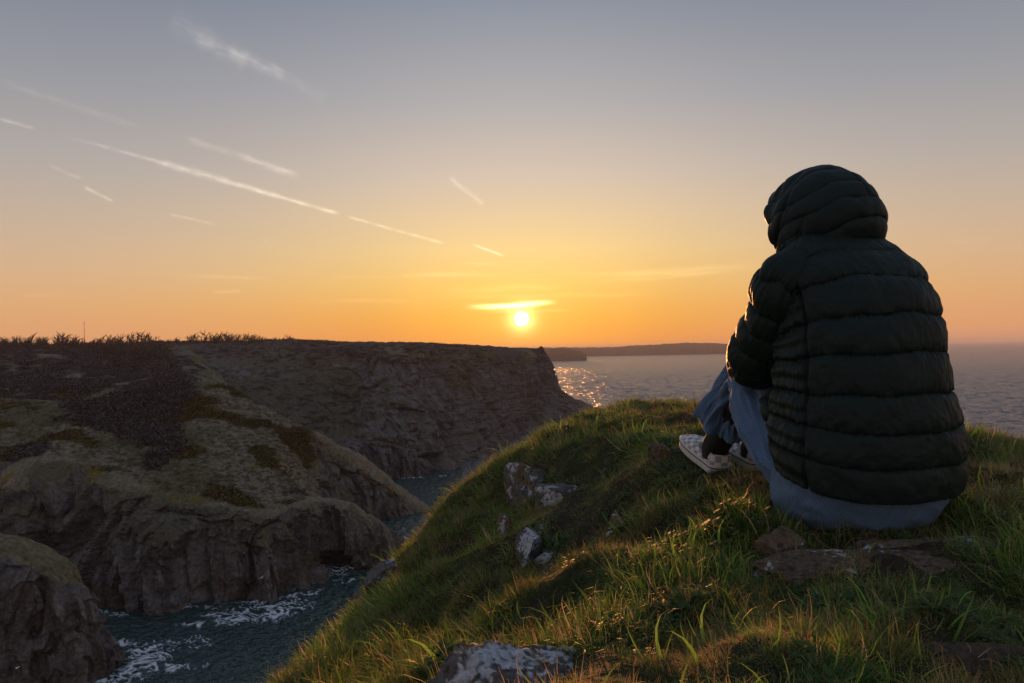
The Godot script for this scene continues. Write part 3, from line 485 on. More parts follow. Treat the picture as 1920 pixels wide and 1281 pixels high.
func foam_at(x: float, z: float) -> float:
	var f := 0.0
	for s in FOAM:
		var dx: float = x - s[0]
		var dz: float = z - s[1]
		if absf(dx) > s[2] * 1.6 or absf(dz) > s[2] * 1.6:
			continue
		var c := cos(s[4])
		var sn := sin(s[4])
		var a: float = (dx * c - dz * sn) / s[2]
		var b: float = (dx * sn + dz * c) / s[3]
		f = maxf(f, s[5] * (1.0 - smoothstep(0.3, 1.5, sqrt(a * a + b * b))))
	if f <= 0.0:
		return 0.0
	# lace: thin bright threads round dark cells, filled in where the foam is thick
	var wx := x + 0.8 * noise.get_noise_2d(x * 0.35, z * 0.35 + 40.0)
	var wz := z + 0.8 * noise.get_noise_2d(x * 0.35 + 80.0, z * 0.35)
	var thread := 1.0 - absf(noise.get_noise_2d(wx * 0.30, wz * 0.45)) * 3.2
	thread = maxf(thread, 0.95 - absf(noise.get_noise_2d(wx * 0.62 + 30.0, wz * 0.85)) * 2.8)
	var patch := 0.5 + 0.9 * fbm.get_noise_2d(x * 0.16, z * 0.2)
	return clampf(smoothstep(0.60, 0.84, thread * 0.78 + f * 0.56 + patch * 0.25 - 0.27) * smoothstep(0.02, 0.3, f), 0.0, 1.0)

func sea_sector(a0: float, a1: float, na: int, radii: PackedFloat32Array, foamy: bool) -> ArrayMesh:
	var pos := PackedVector3Array()
	var col := PackedColorArray()
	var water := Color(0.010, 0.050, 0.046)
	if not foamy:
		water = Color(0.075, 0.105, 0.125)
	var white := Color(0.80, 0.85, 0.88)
	for r in radii:
		var amp := clampf((1600.0 - r) / 900.0, 0.0, 1.0)
		for i in na:
			var a := deg_to_rad(lerpf(a0, a1, float(i) / (na - 1)))
			var x := sin(a) * r
			var z := -cos(a) * r
			var y := SEA
			if amp > 0.0:
				y += wave(x, z, r) * amp
			var f := 0.0
			if foamy and r < 200.0:
				f = foam_at(x, z)
				y += f * 0.06
			pos.append(Vector3(x, y, z))
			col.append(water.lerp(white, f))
	return lattice(pos, na, radii.size(), false, false, col)

func make_sea() -> void:
	var near := PackedFloat32Array()
	var r := 40.0
	while r < 200.0:
		near.append(r)
		r += 0.2 + maxf(0.0, r - 110.0) * 0.01
	near.append(200.0)
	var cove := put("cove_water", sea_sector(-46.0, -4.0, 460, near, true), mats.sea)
	structure(cove)
	var far := PackedFloat32Array()
	r = 200.0
	while r < 12000.0:
		far.append(r)
		r *= 1.0045 if r < 1500.0 else 1.12
	far.append(12000.0)
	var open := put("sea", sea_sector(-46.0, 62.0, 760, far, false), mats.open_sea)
	structure(open)
	var side := PackedFloat32Array()
	r = 6.0
	while r < 200.0:
		side.append(r)
		r *= 1.012
	side.append(200.0)
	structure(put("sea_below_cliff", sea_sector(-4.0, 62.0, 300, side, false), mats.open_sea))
	var round_ := PackedFloat32Array([6.0, 40.0, 200.0, 1000.0, 5000.0, 12000.0])
	structure(put("sea_behind", sea_sector(62.0, 314.0, 60, round_, false), mats.open_sea))

# ---------------------------------------------------------------- far coasts
func make_far_coasts() -> void:
	for a in [[FAR_COAST, 2600.0, "far_coast", 380.0], [NEAR_COAST, 1750.0, "far_point", 160.0]]:
		var prof: Array = a[0]
		var pos := PackedVector3Array()
		var nu := 260
		var steps := [[-0.12, -0.05], [0.0, 0.0], [0.02, 0.42], [0.07, 0.66], [0.2, 0.86], [0.42, 1.0], [0.7, 0.9], [1.0, 0.4], [1.2, -0.2]]
		for s in steps:
			for i in nu:
				var t := float(i) / (nu - 1) * (prof.size() - 1)
				var k := mini(int(t), prof.size() - 2)
				var p: Vector2 = prof[k].lerp(prof[k + 1], t - k)
				var n := fbm.get_noise_2d(p.x * 0.012, s[0] * 3.0)
				var hgt: float = p.y * s[1] * (1.0 + 0.10 * n) + 1.2 * noise.get_noise_2d(p.x * 0.06, s[0] * 9.0) * s[1]
				pos.append(Vector3(p.x * (1.0 + s[0] * 0.03), SEA + hgt - (4.0 if s[1] <= 0.0 else 0.0), -a[1] - s[0] * a[3] + n * 14.0))
		var o := put(a[2], lattice(pos, nu, steps.size()), mats.far)
		structure(o)
	var mast := base("radio_mast", Vector3(649.0, 0.0, -2770.0))
	var st := tube([Vector3(0, 0, 0), Vector3(0, 9, 0), Vector3(0, 17, 0)], [1.1, 0.8, 0.4], 6)
	put("pole", st, mats.far, mast)
	mast.position.y = -10.0
	tag(mast, "tiny mast standing on the low coast across the sea", "mast")

func tube(path: Array, radii: Array, sides: int) -> ArrayMesh:
	var pos := PackedVector3Array()
	for i in path.size():
		var d: Vector3 = (path[mini(i + 1, path.size() - 1)] - path[maxi(i - 1, 0)]).normalized()
		var s := d.cross(Vector3.FORWARD if absf(d.z) < 0.8 else Vector3.RIGHT).normalized()
		var q := d.cross(s)
		for k in sides:
			var a := TAU * k / sides
			pos.append(path[i] + (s * cos(a) + q * sin(a)) * radii[i])
	return lattice(pos, sides, path.size(), true)

# ---------------------------------------------------------------- cliffs and hills
# Smooth surface through a net of points (columns of rows from below the waterline upwards), then weathered along its own normals.
func land(cols: Array, per_col: int, per_row: Array, relief: Callable, paint: Callable) -> Dictionary:
	var nc := cols.size()
	var nr: int = cols[0].size()
	var nu := (nc - 1) * per_col + 1
	var vs := PackedFloat32Array()
	for r in nr - 1:
		for k in per_row[r]:
			vs.append(r + float(k) / per_row[r])
	vs.append(nr - 1)
	var nv := vs.size()
	var pos := PackedVector3Array()
	pos.resize(nu * nv)
	var curve := PackedVector3Array()
	curve.resize(nr)
	for u in nu:
		var ci := mini(u / per_col, nc - 2)
		var ct := float(u) / per_col - ci
		for r in nr:
			var a: Vector3 = cols[ci][r]
			var b: Vector3 = cols[ci + 1][r]
			curve[r] = a.cubic_interpolate(b, cols[maxi(ci - 1, 0)][r], cols[mini(ci + 2, nc - 1)][r], ct)
		for v in nv:
			var ri := mini(int(vs[v]), nr - 2)
			pos[v * nu + u] = curve[ri].cubic_interpolate(curve[ri + 1], curve[maxi(ri - 1, 0)], curve[mini(ri + 2, nr - 1)], vs[v] - ri)
	var out := PackedVector3Array()
	out.resize(nu * nv)
	for v in nv:
		for u in nu:
			var i := v * nu + u
			var du := pos[v * nu + mini(u + 1, nu - 1)] - pos[v * nu + maxi(u - 1, 0)]
			var dv := pos[mini(v + 1, nv - 1) * nu + u] - pos[maxi(v - 1, 0) * nu + u]
			var n := du.cross(dv).normalized()
			out[i] = pos[i] + relief.call(pos[i], n, vs[v], float(u) / per_col)
	var col := PackedColorArray()
	col.resize(nu * nv)
	for v in nv:
		for u in nu:
			var i := v * nu + u
			var du := out[v * nu + mini(u + 1, nu - 1)] - out[v * nu + maxi(u - 1, 0)]
			var dv := out[mini(v + 1, nv - 1) * nu + u] - out[maxi(v - 1, 0) * nu + u]
			col[i] = paint.call(out[i], du.cross(dv).normalized(), vs[v], float(u) / per_col)
	return {"mesh": lattice(out, nu, nv, false, false, col), "pos": out, "nu": nu, "nv": nv, "vs": vs, "per_col": per_col}

func rock_relief(p: Vector3, n: Vector3, k: float, big: float, bedding := 0.1) -> Vector3:
	# upright buttresses split by narrow clefts, blocks and ledges, fine breakage
	var side := Vector3(n.x, n.y * 0.2, n.z)
	var wob := 1.3 * noise.get_noise_3d(p.x * 0.06, p.y * 0.11, p.z * 0.06)
	var ax := p.x + wob
	var az := p.z + wob
	var flute := noise.get_noise_3d(ax * 0.06, p.y * 0.008, az * 0.06) * big
	flute += noise.get_noise_3d(ax * 0.19 + 9.0, p.y * 0.02, az * 0.19) * big * 0.5
	var c1 := noise.get_noise_3d(ax * 0.11 + 40.0, p.y * 0.012, az * 0.11)
	flute -= big * 0.6 * exp(-pow(c1 / 0.09, 2.0))
	# columns and blocks with sharp edges
	var block := cells.get_noise_3d(ax * 0.36, p.y * 0.075 + wob * 0.1, az * 0.36) * 1.15
	block += cells.get_noise_3d(ax * 0.95 + 7.0, p.y * 0.34, az * 0.95) * 0.6
	block += cells.get_noise_3d(ax * 0.25 + 3.0, p.y * 0.9, az * 0.25) * bedding * 1.6
	block += fbm.get_noise_3d(p.x * 0.4, p.y * 0.3, p.z * 0.4) * 0.3
	block += ridge.get_noise_3d(p.x * 1.3, p.y * 0.7, p.z * 1.3) * 0.12
	return side * ((flute + block) * k)

var hill_net := {}
var headland_net := {}
var c_rock := Color(0.235, 0.22, 0.212)
var c_rock_dark := Color(0.095, 0.089, 0.087)
var c_rock_pale := Color(0.40, 0.38, 0.36)
var c_turf := Color(0.205, 0.190, 0.092)
var c_dry := Color(0.37, 0.31, 0.20)
var c_bracken := Color(0.165, 0.130, 0.118)
var c_gorse := Color(0.34, 0.24, 0.035)

func rock_color(p: Vector3) -> Color:
	var t := fbm.get_noise_3d(p.x * 0.30, p.y * 0.05, p.z * 0.30) * 0.6 + 0.5
	var c := c_rock_dark.lerp(c_rock, smoothstep(0.25, 0.6, t))
	var s := noise.get_noise_3d(p.x * 0.8 + 70.0, p.y * 0.14, p.z * 0.8)
	c = c.lerp(c_rock_pale, smoothstep(0.3, 0.7, s) * 0.6)
	var o := fbm.get_noise_3d(p.x * 0.11 + 20.0, p.y * 0.2, p.z * 0.11)
	return c.lerp(Color(0.16, 0.12, 0.07), smoothstep(0.1, 0.4, o) * 0.5)

func make_spur() -> void:
	var rocky := func(p: Vector3, v: float, u: float) -> float:
		var edge := 3.05 + 0.5 * fbm.get_noise_3d(p.x * 0.09, 0.0, p.z * 0.09) - (0.35 if u < 2.5 else 0.0)
		var a := 1.0 - smoothstep(edge - 0.25, edge + 0.25, v)
		# the shoulder of the low spur and the cleft behind it are bare too
		var b := smoothstep(8.6, 9.4, u) * smoothstep(3.15, 3.6, v) * (1.0 - smoothstep(5.0, 5.5, v))
		return maxf(a, b * 0.9)
	var relief := func(p: Vector3, n: Vector3, v: float, u: float) -> Vector3:
		var k: float = rocky.call(p, v, u)
		var under := smoothstep(0.3, 1.2, v)
		var d := rock_relief(p, n, k * under, 2.6 if u < 9.0 else 1.3)
		# a cave at the foot of the low spur
		if u > 9.2 and u < 10.9 and v > 0.2 and v < 2.3:
			var cave := clampf(1.0 - pow((u - 10.05) / 0.55, 2.0), 0.0, 1.0) * clampf(1.0 - pow(maxf(v - 0.6, 0.0) / 1.45, 2.0), 0.0, 1.0)
			d -= Vector3(n.x, 0.0, n.z).normalized() * 6.5 * smoothstep(0.0, 0.45, cave)
		var soft := 1.0 - k
		d += n * soft * (fbm.get_noise_3d(p.x * 0.05, p.y * 0.05, p.z * 0.05) * 1.5 + fbm.get_noise_3d(p.x * 0.33, p.y * 0.33, p.z * 0.33) * 0.42)
		return d
	var paint := func(p: Vector3, n: Vector3, v: float, u: float) -> Color:
		var k: float = rocky.call(p, v, u)
		var j := fbm.get_noise_3d(p.x * 0.4, p.y * 0.4, p.z * 0.4)
		var t := c_turf.lerp(c_dry, smoothstep(-0.25, 0.4, fbm.get_noise_2d(p.x * 0.06, p.z * 0.06) + j * 0.4 + smoothstep(5.4, 7.5, u) * 0.45))
		var br := bracken_noise(p) + 0.3 * j
		# dark bracken over the middle of the hill and the plateau behind it
		var hill := smoothstep(2.2, 3.2, u) * (1.0 - smoothstep(5.0, 5.9, u)) * smoothstep(3.9, 4.5, v)
		var plateau := smoothstep(5.0, 5.5, v) * (1.0 - smoothstep(4.5, 5.4, u))
		t = t.lerp(c_bracken, clampf(smoothstep(-0.15, 0.15, br - 0.42 - 0.35 * smoothstep(5.3, 6.0, u) + 0.68 * maxf(hill, plateau)), 0.0, 1.0))
		var g := fbm.get_noise_2d(p.x * 0.07 + 60.0, p.z * 0.07 + 10.0) + 0.5 * j
		t = t.lerp(c_gorse, smoothstep(0.28, 0.46, g) * (1.0 - smoothstep(5.5, 6.2, v)))
		var stones := noise.get_noise_3d(p.x * 0.8, p.y * 0.8, p.z * 0.8 + 30.0)
		t = t.lerp(c_rock_pale, smoothstep(0.55, 0.7, stones) * 0.5)
		var r := rock_color(p)
		# grass on the ledges of the cliff
		r = r.lerp(c_turf * 0.9, smoothstep(0.42, 0.62, n.y + j * 0.45) * smoothstep(1.4, 2.2, v) * 0.8)
		if u > 8.6 and v > 2.6:
			r = r.lerp(c_dry * 0.85, 0.55 * smoothstep(-0.1, 0.3, j + n.y - 0.4))
		return t.lerp(r, smoothstep(0.35, 0.65, k + j * 0.5))
	var d := land(SPUR, 44, [10, 62, 62, 58, 58, 62, 44, 30], relief, paint)
	structure(put("hill", d.mesh, mats.land))
	hill_net = d
	var spots := []
	for i in 21000:
		var u := rng.randf_range(0.5, 9.0)
		var v := rng.randf_range(3.3, 7.6)
		var k := grid_index(d, u, v)
		var p: Vector3 = d.pos[k]
		var br := bracken_noise(p)
		var hill := smoothstep(2.2, 3.2, u) * (1.0 - smoothstep(5.0, 5.9, u)) * smoothstep(3.9, 4.5, v)
		var plateau := smoothstep(5.0, 5.5, v) * (1.0 - smoothstep(4.5, 5.4, u))
		var g := fbm.get_noise_2d(p.x * 0.07 + 60.0, p.z * 0.07 + 10.0)
		if br - 0.42 - 0.35 * smoothstep(5.3, 6.0, u) + 0.68 * maxf(hill, plateau) > rng.randf_range(-0.12, 0.12):
			spots.append([p, rng.randf_range(0.5, 1.15), c_bracken * rng.randf_range(0.75, 1.5) + Color(0.012, 0.004, 0.004) * rng.randf()])
		elif g > 0.2 and v < 6.0:
			spots.append([p, rng.randf_range(0.4, 0.9), c_gorse.lerp(c_turf, rng.randf() * 0.8) * rng.randf_range(0.6, 1.0)])
		elif rng.randf() < 0.6:
			spots.append([p, rng.randf_range(0.18, 0.42), c_dry.lerp(c_turf, rng.randf()) * rng.randf_range(0.6, 1.25)])
	for i in 1500:
		var p: Vector3 = d.pos[grid_index(d, rng.randf_range(0.8, 5.1), rng.randf_range(7.0, 7.98))]
		spots.append([p, rng.randf_range(0.8, 1.7), c_bracken.lerp(c_turf, rng.randf() * 0.35) * rng.randf_range(0.75, 1.3)])
	scatter("hill_scrub", spots, "low bracken and gorse scrub covering the hill above the cove", "scrub")

func bracken_noise(p: Vector3) -> float:
	return fbm.get_noise_2d(p.x * 0.04 + 4.0, p.z * 0.04) * 1.1 + 0.5 * noise.get_noise_2d(p.x * 0.2, p.z * 0.2)

func grid_index(d: Dictionary, u: float, v: float) -> int:
	var vi := 0
	var lo := 0
	var hi: int = d.nv - 1
	while hi - lo > 1:
		vi = (lo + hi) / 2
		if d.vs[vi] < v:
			lo = vi
		else:
			hi = vi
	return lo * int(d.nu) + int(u * d.per_col)

# A low bush: small leafy and twiggy faces through a dome.
func bush_mesh(seed_: int, faces: int) -> ArrayMesh:
	var r := RandomNumberGenerator.new()
	r.seed = seed_
	var st := SurfaceTool.new()
	st.begin(Mesh.PRIMITIVE_TRIANGLES)
	for i in faces:
		var d := Vector3(r.randfn(), absf(r.randfn()) * 0.8, r.randfn()).normalized() * pow(r.randf(), 0.4)
		var c := Vector3(d.x, d.y * 0.75, d.z) * (0.85 + 0.3 * r.randf())
		var a := Vector3(r.randfn(), r.randfn(), r.randfn()).normalized() * r.randf_range(0.07, 0.17)
		var b := a.cross(Vector3(r.randfn(), r.randfn(), r.randfn())).normalized() * r.randf_range(0.03, 0.08)
		var n := (d + Vector3.UP * 0.4).normalized()
		var t := r.randf_range(0.6, 1.25)
		st.set_color(Color(t, t, t))
		st.set_normal(n)
		for q in [c - a, c + b, c + a, c - a, c + a, c - b]:
			st.add_vertex(q)
	return st.commit()

func scatter(called: String, spots: Array, label: String, category: String) -> void:
	var root := Node3D.new()
	root.name = called
	add_child(root)
	stuff(root, label, category)
	for kind in 3:
		var mine := []
		for i in spots.size():
			if i % 3 == kind:
				mine.append(spots[i])
		var mm := MultiMesh.new()
		mm.transform_format = MultiMesh.TRANSFORM_3D
		mm.use_colors = true
		mm.mesh = bush_mesh(400 + kind, 190)
		mm.instance_count = mine.size()
		for i in mine.size():
			var s: float = mine[i][1]
			var b := Basis(Vector3.UP, rng.randf() * TAU).scaled(Vector3(s * rng.randf_range(0.9, 1.6), s * rng.randf_range(0.5, 0.9), s * rng.randf_range(0.9, 1.6)))
			mm.set_instance_transform(i, Transform3D(b, mine[i][0] - Vector3(0, 0.1, 0)))
			mm.set_instance_color(i, mine[i][2])
		var o := MultiMeshInstance3D.new()
		o.name = "scrub"
		o.multimesh = mm
		o.material_override = mats.scrub
		root.add_child(o, true)
		o.set_meta("kind", "stuff")

func make_headland() -> void:
	var relief := func(p: Vector3, n: Vector3, v: float, u: float) -> Vector3:
		var k := smoothstep(0.4, 1.2, v) * (1.0 - smoothstep(4.4, 5.0, v))
		var d := rock_relief(p, n, k * lerpf(0.55, 1.0, smoothstep(3.5, 5.5, u)), 2.3)
		# bedding: ledges that lie nearly level
		d += Vector3(n.x, 0.0, n.z) * (k * 0.22 * floorf(3.0 * noise.get_noise_3d(p.x * 0.05, p.y * 0.5, p.z * 0.05)))
		# the cave and clefts at the foot
		if v < 2.6:
			var a := clampf(1.0 - pow((u - 7.15) / 0.5, 2.0), 0.0, 1.0) * clampf(1.0 - pow(maxf(v - 0.8, 0.0) / 1.25, 2.0), 0.0, 1.0)
			d -= Vector3(n.x, 0.0, n.z).normalized() * 8.0 * smoothstep(0.0, 0.5, a)
		var soft := 1.0 - k
		d += n * soft * (fbm.get_noise_3d(p.x * 0.04, p.y * 0.04, p.z * 0.04) * 1.3 + fbm.get_noise_3d(p.x * 0.25, p.y * 0.25, p.z * 0.25) * 0.5)
		# the stub of rock at the very end
		if v > 5.0 and v < 6.6 and u > 11.3 and u < 12.3:
			d += Vector3.UP * 1.3 * clampf(1.0 - pow((u - 11.75) / 0.32, 2.0), 0.0, 1.0) * clampf(1.0 - pow((v - 5.8) / 0.7, 2.0), 0.0, 1.0)
		return d
	var paint := func(p: Vector3, n: Vector3, v: float, u: float) -> Color:
		var j := fbm.get_noise_3d(p.x * 0.3, p.y * 0.3, p.z * 0.3)
		var t := c_turf.lerp(c_dry, smoothstep(-0.2, 0.3, fbm.get_noise_2d(p.x * 0.03, p.z * 0.03) + j * 0.3))
		t = t.lerp(c_bracken, smoothstep(-0.15, 0.15, fbm.get_noise_2d(p.x * 0.025, p.z * 0.025 + 9.0) + 0.25 * j + 0.22))
		var r := rock_color(p).lerp(Color(0.34, 0.30, 0.26), 0.45)  # rock colour lightened to stand in for the flare glow over the headland
		var green := fbm.get_noise_3d(p.x * 0.035, p.y * 0.07, p.z * 0.035)
		r = r.lerp(c_turf.lerp(c_bracken, 0.35), smoothstep(-0.05, 0.2, green + j * 0.5 + (0.25 if u < 5.0 else -0.08)) * smoothstep(1.7, 2.6, v) * 0.85)
		return r.lerp(t, smoothstep(0.35, 0.65, smoothstep(4.2, 4.9, v) + j * 0.5))
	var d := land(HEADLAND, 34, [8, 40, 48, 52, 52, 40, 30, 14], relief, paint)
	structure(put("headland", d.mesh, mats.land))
	headland_net = d
	var low_relief := func(p: Vector3, n: Vector3, v: float, _u: float) -> Vector3:
		return rock_relief(p, n, smoothstep(0.4, 1.2, v), 0.9)
	var low_paint := func(p: Vector3, _n: Vector3, _v: float, _u: float) -> Color:
		return rock_color(p)
	structure(put("shore_rock", land(LOW_ROCK, 34, [6, 40, 40, 30], low_relief, low_paint).mesh, mats.land))
	var spots := []
	for i in 4200:
		var u := rng.randf_range(0.3, 11.6)
		var v := rng.randf_range(4.4, 6.6) if rng.randf() < 0.75 else rng.randf_range(2.5, 4.4)
		if v < 4.4 and u > 5.5:
			continue
		var p: Vector3 = d.pos[grid_index(d, u, v)]
		var s := rng.randf_range(0.4, 1.0) if v < 5.6 else rng.randf_range(0.3, 0.75)
		if u > 9.0:
			s *= 0.6
		spots.append([p, s, c_bracken.lerp(c_turf, rng.randf() * 0.5) * rng.randf_range(0.7, 1.4)])
	for i in 700:
		var p: Vector3 = d.pos[grid_index(d, rng.randf_range(0.2, 4.4), rng.randf_range(5.4, 6.2))]
		spots.append([p, rng.randf_range(0.7, 1.5), c_bracken.lerp(c_turf, rng.randf() * 0.35) * rng.randf_range(0.75, 1.3)])
	scatter("headland_scrub", spots, "dark low scrub covering the top of the far headland", "scrub")

func make_stack() -> void:
	var relief := func(p: Vector3, n: Vector3, v: float, _u: float) -> Vector3:
		var k := smoothstep(0.3, 1.2, v) * (1.0 - smoothstep(3.0, 3.5, v))
		return rock_relief(p, n, k * 0.8, 1.0) + n * (1.0 - k) * fbm.get_noise_3d(p.x * 0.35, p.y * 0.35, p.z * 0.35) * 0.5
	var paint := func(p: Vector3, n: Vector3, v: float, u: float) -> Color:
		var j := fbm.get_noise_3d(p.x * 0.6, p.y * 0.6, p.z * 0.6)
		var top := smoothstep(0.35, 0.65, smoothstep(2.7, 3.4, v) + j * 0.6 - smoothstep(5.6, 6.6, u))
		return rock_color(p).lerp(c_turf.lerp(c_dry, 0.4 + j), top)
	structure(put("shore_crag", land(STACK, 34, [8, 70, 60, 50, 30], relief, paint).mesh, mats.land))

# ---------------------------------------------------------------- trees on the skyline
func twig_tree(seed_: int, hgt: float, bent: float) -> Dictionary:
	var r := RandomNumberGenerator.new()
	r.seed = seed_
	var wood := SurfaceTool.new()
	wood.begin(Mesh.PRIMITIVE_TRIANGLES)
	var twigs := SurfaceTool.new()
	twigs.begin(Mesh.PRIMITIVE_TRIANGLES)
	var stems := r.randi_range(2, 4)
	for s in stems:
		var p := Vector3(r.randf_range(-0.5, 0.5), -0.4, r.randf_range(-0.5, 0.5))
		var d := Vector3(r.randf_range(-0.35, 0.35) + bent * 0.3, 1.0, r.randf_range(-0.35, 0.35)).normalized()
		var long := hgt * r.randf_range(0.35, 0.5)
		var path := [p, p + d * long * 0.5, p + d * long + Vector3(bent * 0.3, 0, 0)]
		wood.append_from(tube(path, [0.09, 0.06, 0.03], 4), 0, Transform3D())
		for b in 5:
			var q: Vector3 = p + d * long * r.randf_range(0.3, 0.95)
			var bd := Vector3(r.randfn() * 0.8 + bent, r.randf_range(0.4, 1.2), r.randfn() * 0.8).normalized()
			var bl := hgt * r.randf_range(0.16, 0.30)
			twigs.append_from(tube([q, q + bd * bl * 0.6, q + bd * bl], [0.06, 0.045, 0.02], 3), 0, Transform3D())
	# a rounded head of fine twigs
	for k in 900:
		var o := Vector3(r.randfn(), r.randfn() * 0.8, r.randfn()).normalized() * pow(r.randf(), 0.4)
		var e := Vector3(o.x * hgt * 0.44 + bent * 0.4, hgt * (0.50 + o.y * 0.40), o.z * hgt * 0.44)
		var td := (o + Vector3(r.randfn() * 0.5 + bent * 0.4, 0.7, r.randfn() * 0.5)).normalized() * r.randf_range(0.2, 0.42)
		var w := td.cross(Vector3(r.randfn(), r.randfn(), r.randfn())).normalized() * 0.03
		twigs.set_normal(td.cross(w).normalized())
		twigs.add_vertex(e - w)
		twigs.add_vertex(e + td)
		twigs.add_vertex(e + w)
	return {"trunk": wood.commit(), "crown": twigs.commit()}

func make_skyline() -> void:
	var bark := StandardMaterial3D.new()
	bark.albedo_color = Color(0.27, 0.23, 0.21); bark.roughness = 1.0
	var kinds := []
	for k in 6:
		kinds.append(twig_tree(90 + k, 4.6 if k < 4 else 3.2, 0.35))
	var r := RandomNumberGenerator.new()
	r.seed = 5
	for i in 280:
		var p: Vector3
		if i < 165:
			p = hill_net.pos[grid_index(hill_net, r.randf_range(1.0, 5.1), r.randf_range(7.3, 7.97))]
		else:
			p = headland_net.pos[grid_index(headland_net, r.randf_range(0.3, 4.2), r.randf_range(5.55, 6.15))]
		var across := p.x / -p.z        # how far round to the west
		var hi := 0.9 + 0.35 * noise.get_noise_1d(across * 26.0)
		if across < -0.42:
			hi = 1.0 + 0.3 * noise.get_noise_1d(across * 30.0)
		else:
			hi *= lerpf(1.15, 0.35, smoothstep(-0.40, -0.26, across))
		if across > -0.475 and across < -0.455:
			hi *= 0.55
		var t := base("bare_tree", p - Vector3(0, 0.3, 0))
		var k: Dictionary = kinds[i % 6]
		put("trunk", k.trunk, bark, t)
		put("crown", k.crown, bark, t)
		t.rotation.y = r.randf_range(-0.5, 0.5)
		t.scale = Vector3.ONE * hi * r.randf_range(1.35, 2.1) * Vector3(1.2, 1.0, 1.2)
		tag(t, "leafless wind-clipped tree in the wood along the plateau skyline", "tree", "bare trees along the plateau skyline")
	for a in [[-73.0, 3.7, -284.0, 0.55, "small bare tree standing alone on the headland skyline"], [-66.5, 3.5, -285.0, 0.62, "taller bare tree with open twigs alone on the headland skyline"]]:
		var t := base("bare_tree", Vector3(a[0], a[1] - 0.2, a[2]))
		put("trunk", kinds[1].trunk, bark, t)
		put("crown", kinds[1].crown, bark, t)
		t.scale = Vector3.ONE * a[3]
		tag(t, a[4], "tree")
	for i in 7:
		var x := -29.5 + i * 1.9
		var t := base("skyline_bush", Vector3(x, 1.9, -286.0))
		put("leaves", bush_mesh(700 + i, 240), mats.scrub_dark, t)
		put("stem", tube([Vector3(0, -0.6, 0), Vector3(0.1, 0.3, 0)], [0.12, 0.08], 5), bark, t)
		var s := [1.5, 1.7, 1.1, 0.8, 1.0, 0.8, 0.7][i] as float
		t.scale = Vector3(s * 1.2, s, s)
		tag(t, "dark rounded bush in the row on the crest of the headland", "bush", "bushes on the headland crest")
	var mast := base("thin_mast", Vector3(-160.4, 5.0, -280.0))
	put("pole", tube([Vector3.ZERO, Vector3(0, 4.0, 0), Vector3(0, 8.4, 0)], [0.10, 0.08, 0.05], 6), bark, mast)
	put("bracket", tube([Vector3(-0.4, 7.7, 0), Vector3(0.4, 7.7, 0)], [0.05, 0.05], 5), bark, mast)
	tag(mast, "thin upright mast rising above the wood on the plateau", "mast")

# ---------------------------------------------------------------- the turf on the clifftop
var rim := PackedVector2Array([Vector2(-1.0, 6.0), Vector2(-0.90, 0.0), Vector2(-0.82, -1.2), Vector2(-0.74, -2.3), Vector2(-0.58, -3.2), Vector2(-0.36, -4.05), Vector2(0.02, -4.85), Vector2(0.6, -5.5), Vector2(1.15, -5.4), Vector2(1.5, -4.6), Vector2(1.72, -3.7), Vector2(2.1, -3.05), Vector2(3.2, -2.8), Vector2(9.0, -2.4), Vector2(9.0, 6.0)])
var near_h := PackedFloat32Array()
const NEAR_X0 := -2.0
const NEAR_Z0 := -6.8
const NEAR_STEP := 0.025
const NEAR_NX := 201
const NEAR_NZ := 261

func lattice_height(x: float, z: float) -> float:
	var fx := clampf((x - TURF_X0) / TURF_STEP, 0.0, TURF_NX - 1.001)
	var fz := clampf((z - TURF_Z0) / TURF_STEP, 0.0, TURF_NZ - 1.001)
	var i := int(fx)
	var j := int(fz)
	var rows := [0.0, 0.0, 0.0, 0.0]
	for k in 4:
		var jj := clampi(j + k - 1, 0, TURF_NZ - 1) * TURF_NX
		rows[k] = cubic_interpolate(TURF[jj + i], TURF[jj + mini(i + 1, TURF_NX - 1)], TURF[jj + maxi(i - 1, 0)], TURF[jj + mini(i + 2, TURF_NX - 1)], fx - i)
	return cubic_interpolate(rows[1], rows[2], rows[0], rows[3], fz - j) * 0.01

func hill_height(x: float, z: float) -> float:
	var p := Vector2(x, z)
	var q := p
	if not Geometry2D.is_point_in_polygon(p, rim):
		var best := 1e9
		for i in rim.size():
			var c := Geometry2D.get_closest_point_to_segment(p, rim[i], rim[(i + 1) % rim.size()])
			var dd := c.distance_squared_to(p)
			if dd < best:
				best = dd
				q = c
	var s := p.distance_to(q)
	var h := lattice_height(q.x, q.y)
	if s > 0.0:
		h -= 0.75 * s + 1.3 * s * s if s < 0.9 else 1.728 + (s - 0.9) * 3.0
	h += 0.034 * noise.get_noise_2d(x * 2.6, z * 2.6) + 0.028 * fbm.get_noise_2d(x * 5.5, z * 5.5)
	h += 0.075 * noise.get_noise_2d(x * 1.6 + 8.0, z * 1.6) * smoothstep(0.25, -0.3, x)
	return maxf(h, SEA - 2.0)

func ground(x: float, z: float) -> float:
	var fx := clampf((x - NEAR_X0) / NEAR_STEP, 0.0, NEAR_NX - 1.001)
	var fz := clampf((z - NEAR_Z0) / NEAR_STEP, 0.0, NEAR_NZ - 1.001)
	var i := int(fx)
	var j := int(fz)
	var a := lerpf(near_h[j * NEAR_NX + i], near_h[j * NEAR_NX + i + 1], fx - i)
	var b := lerpf(near_h[(j + 1) * NEAR_NX + i], near_h[(j + 1) * NEAR_NX + i + 1], fx - i)
	return lerpf(a, b, fz - j)

func ground_normal(x: float, z: float) -> Vector3:
	var e := 0.04
	return Vector3(ground(x - e, z) - ground(x + e, z), 2.0 * e, ground(x, z - e) - ground(x, z + e)).normalized()

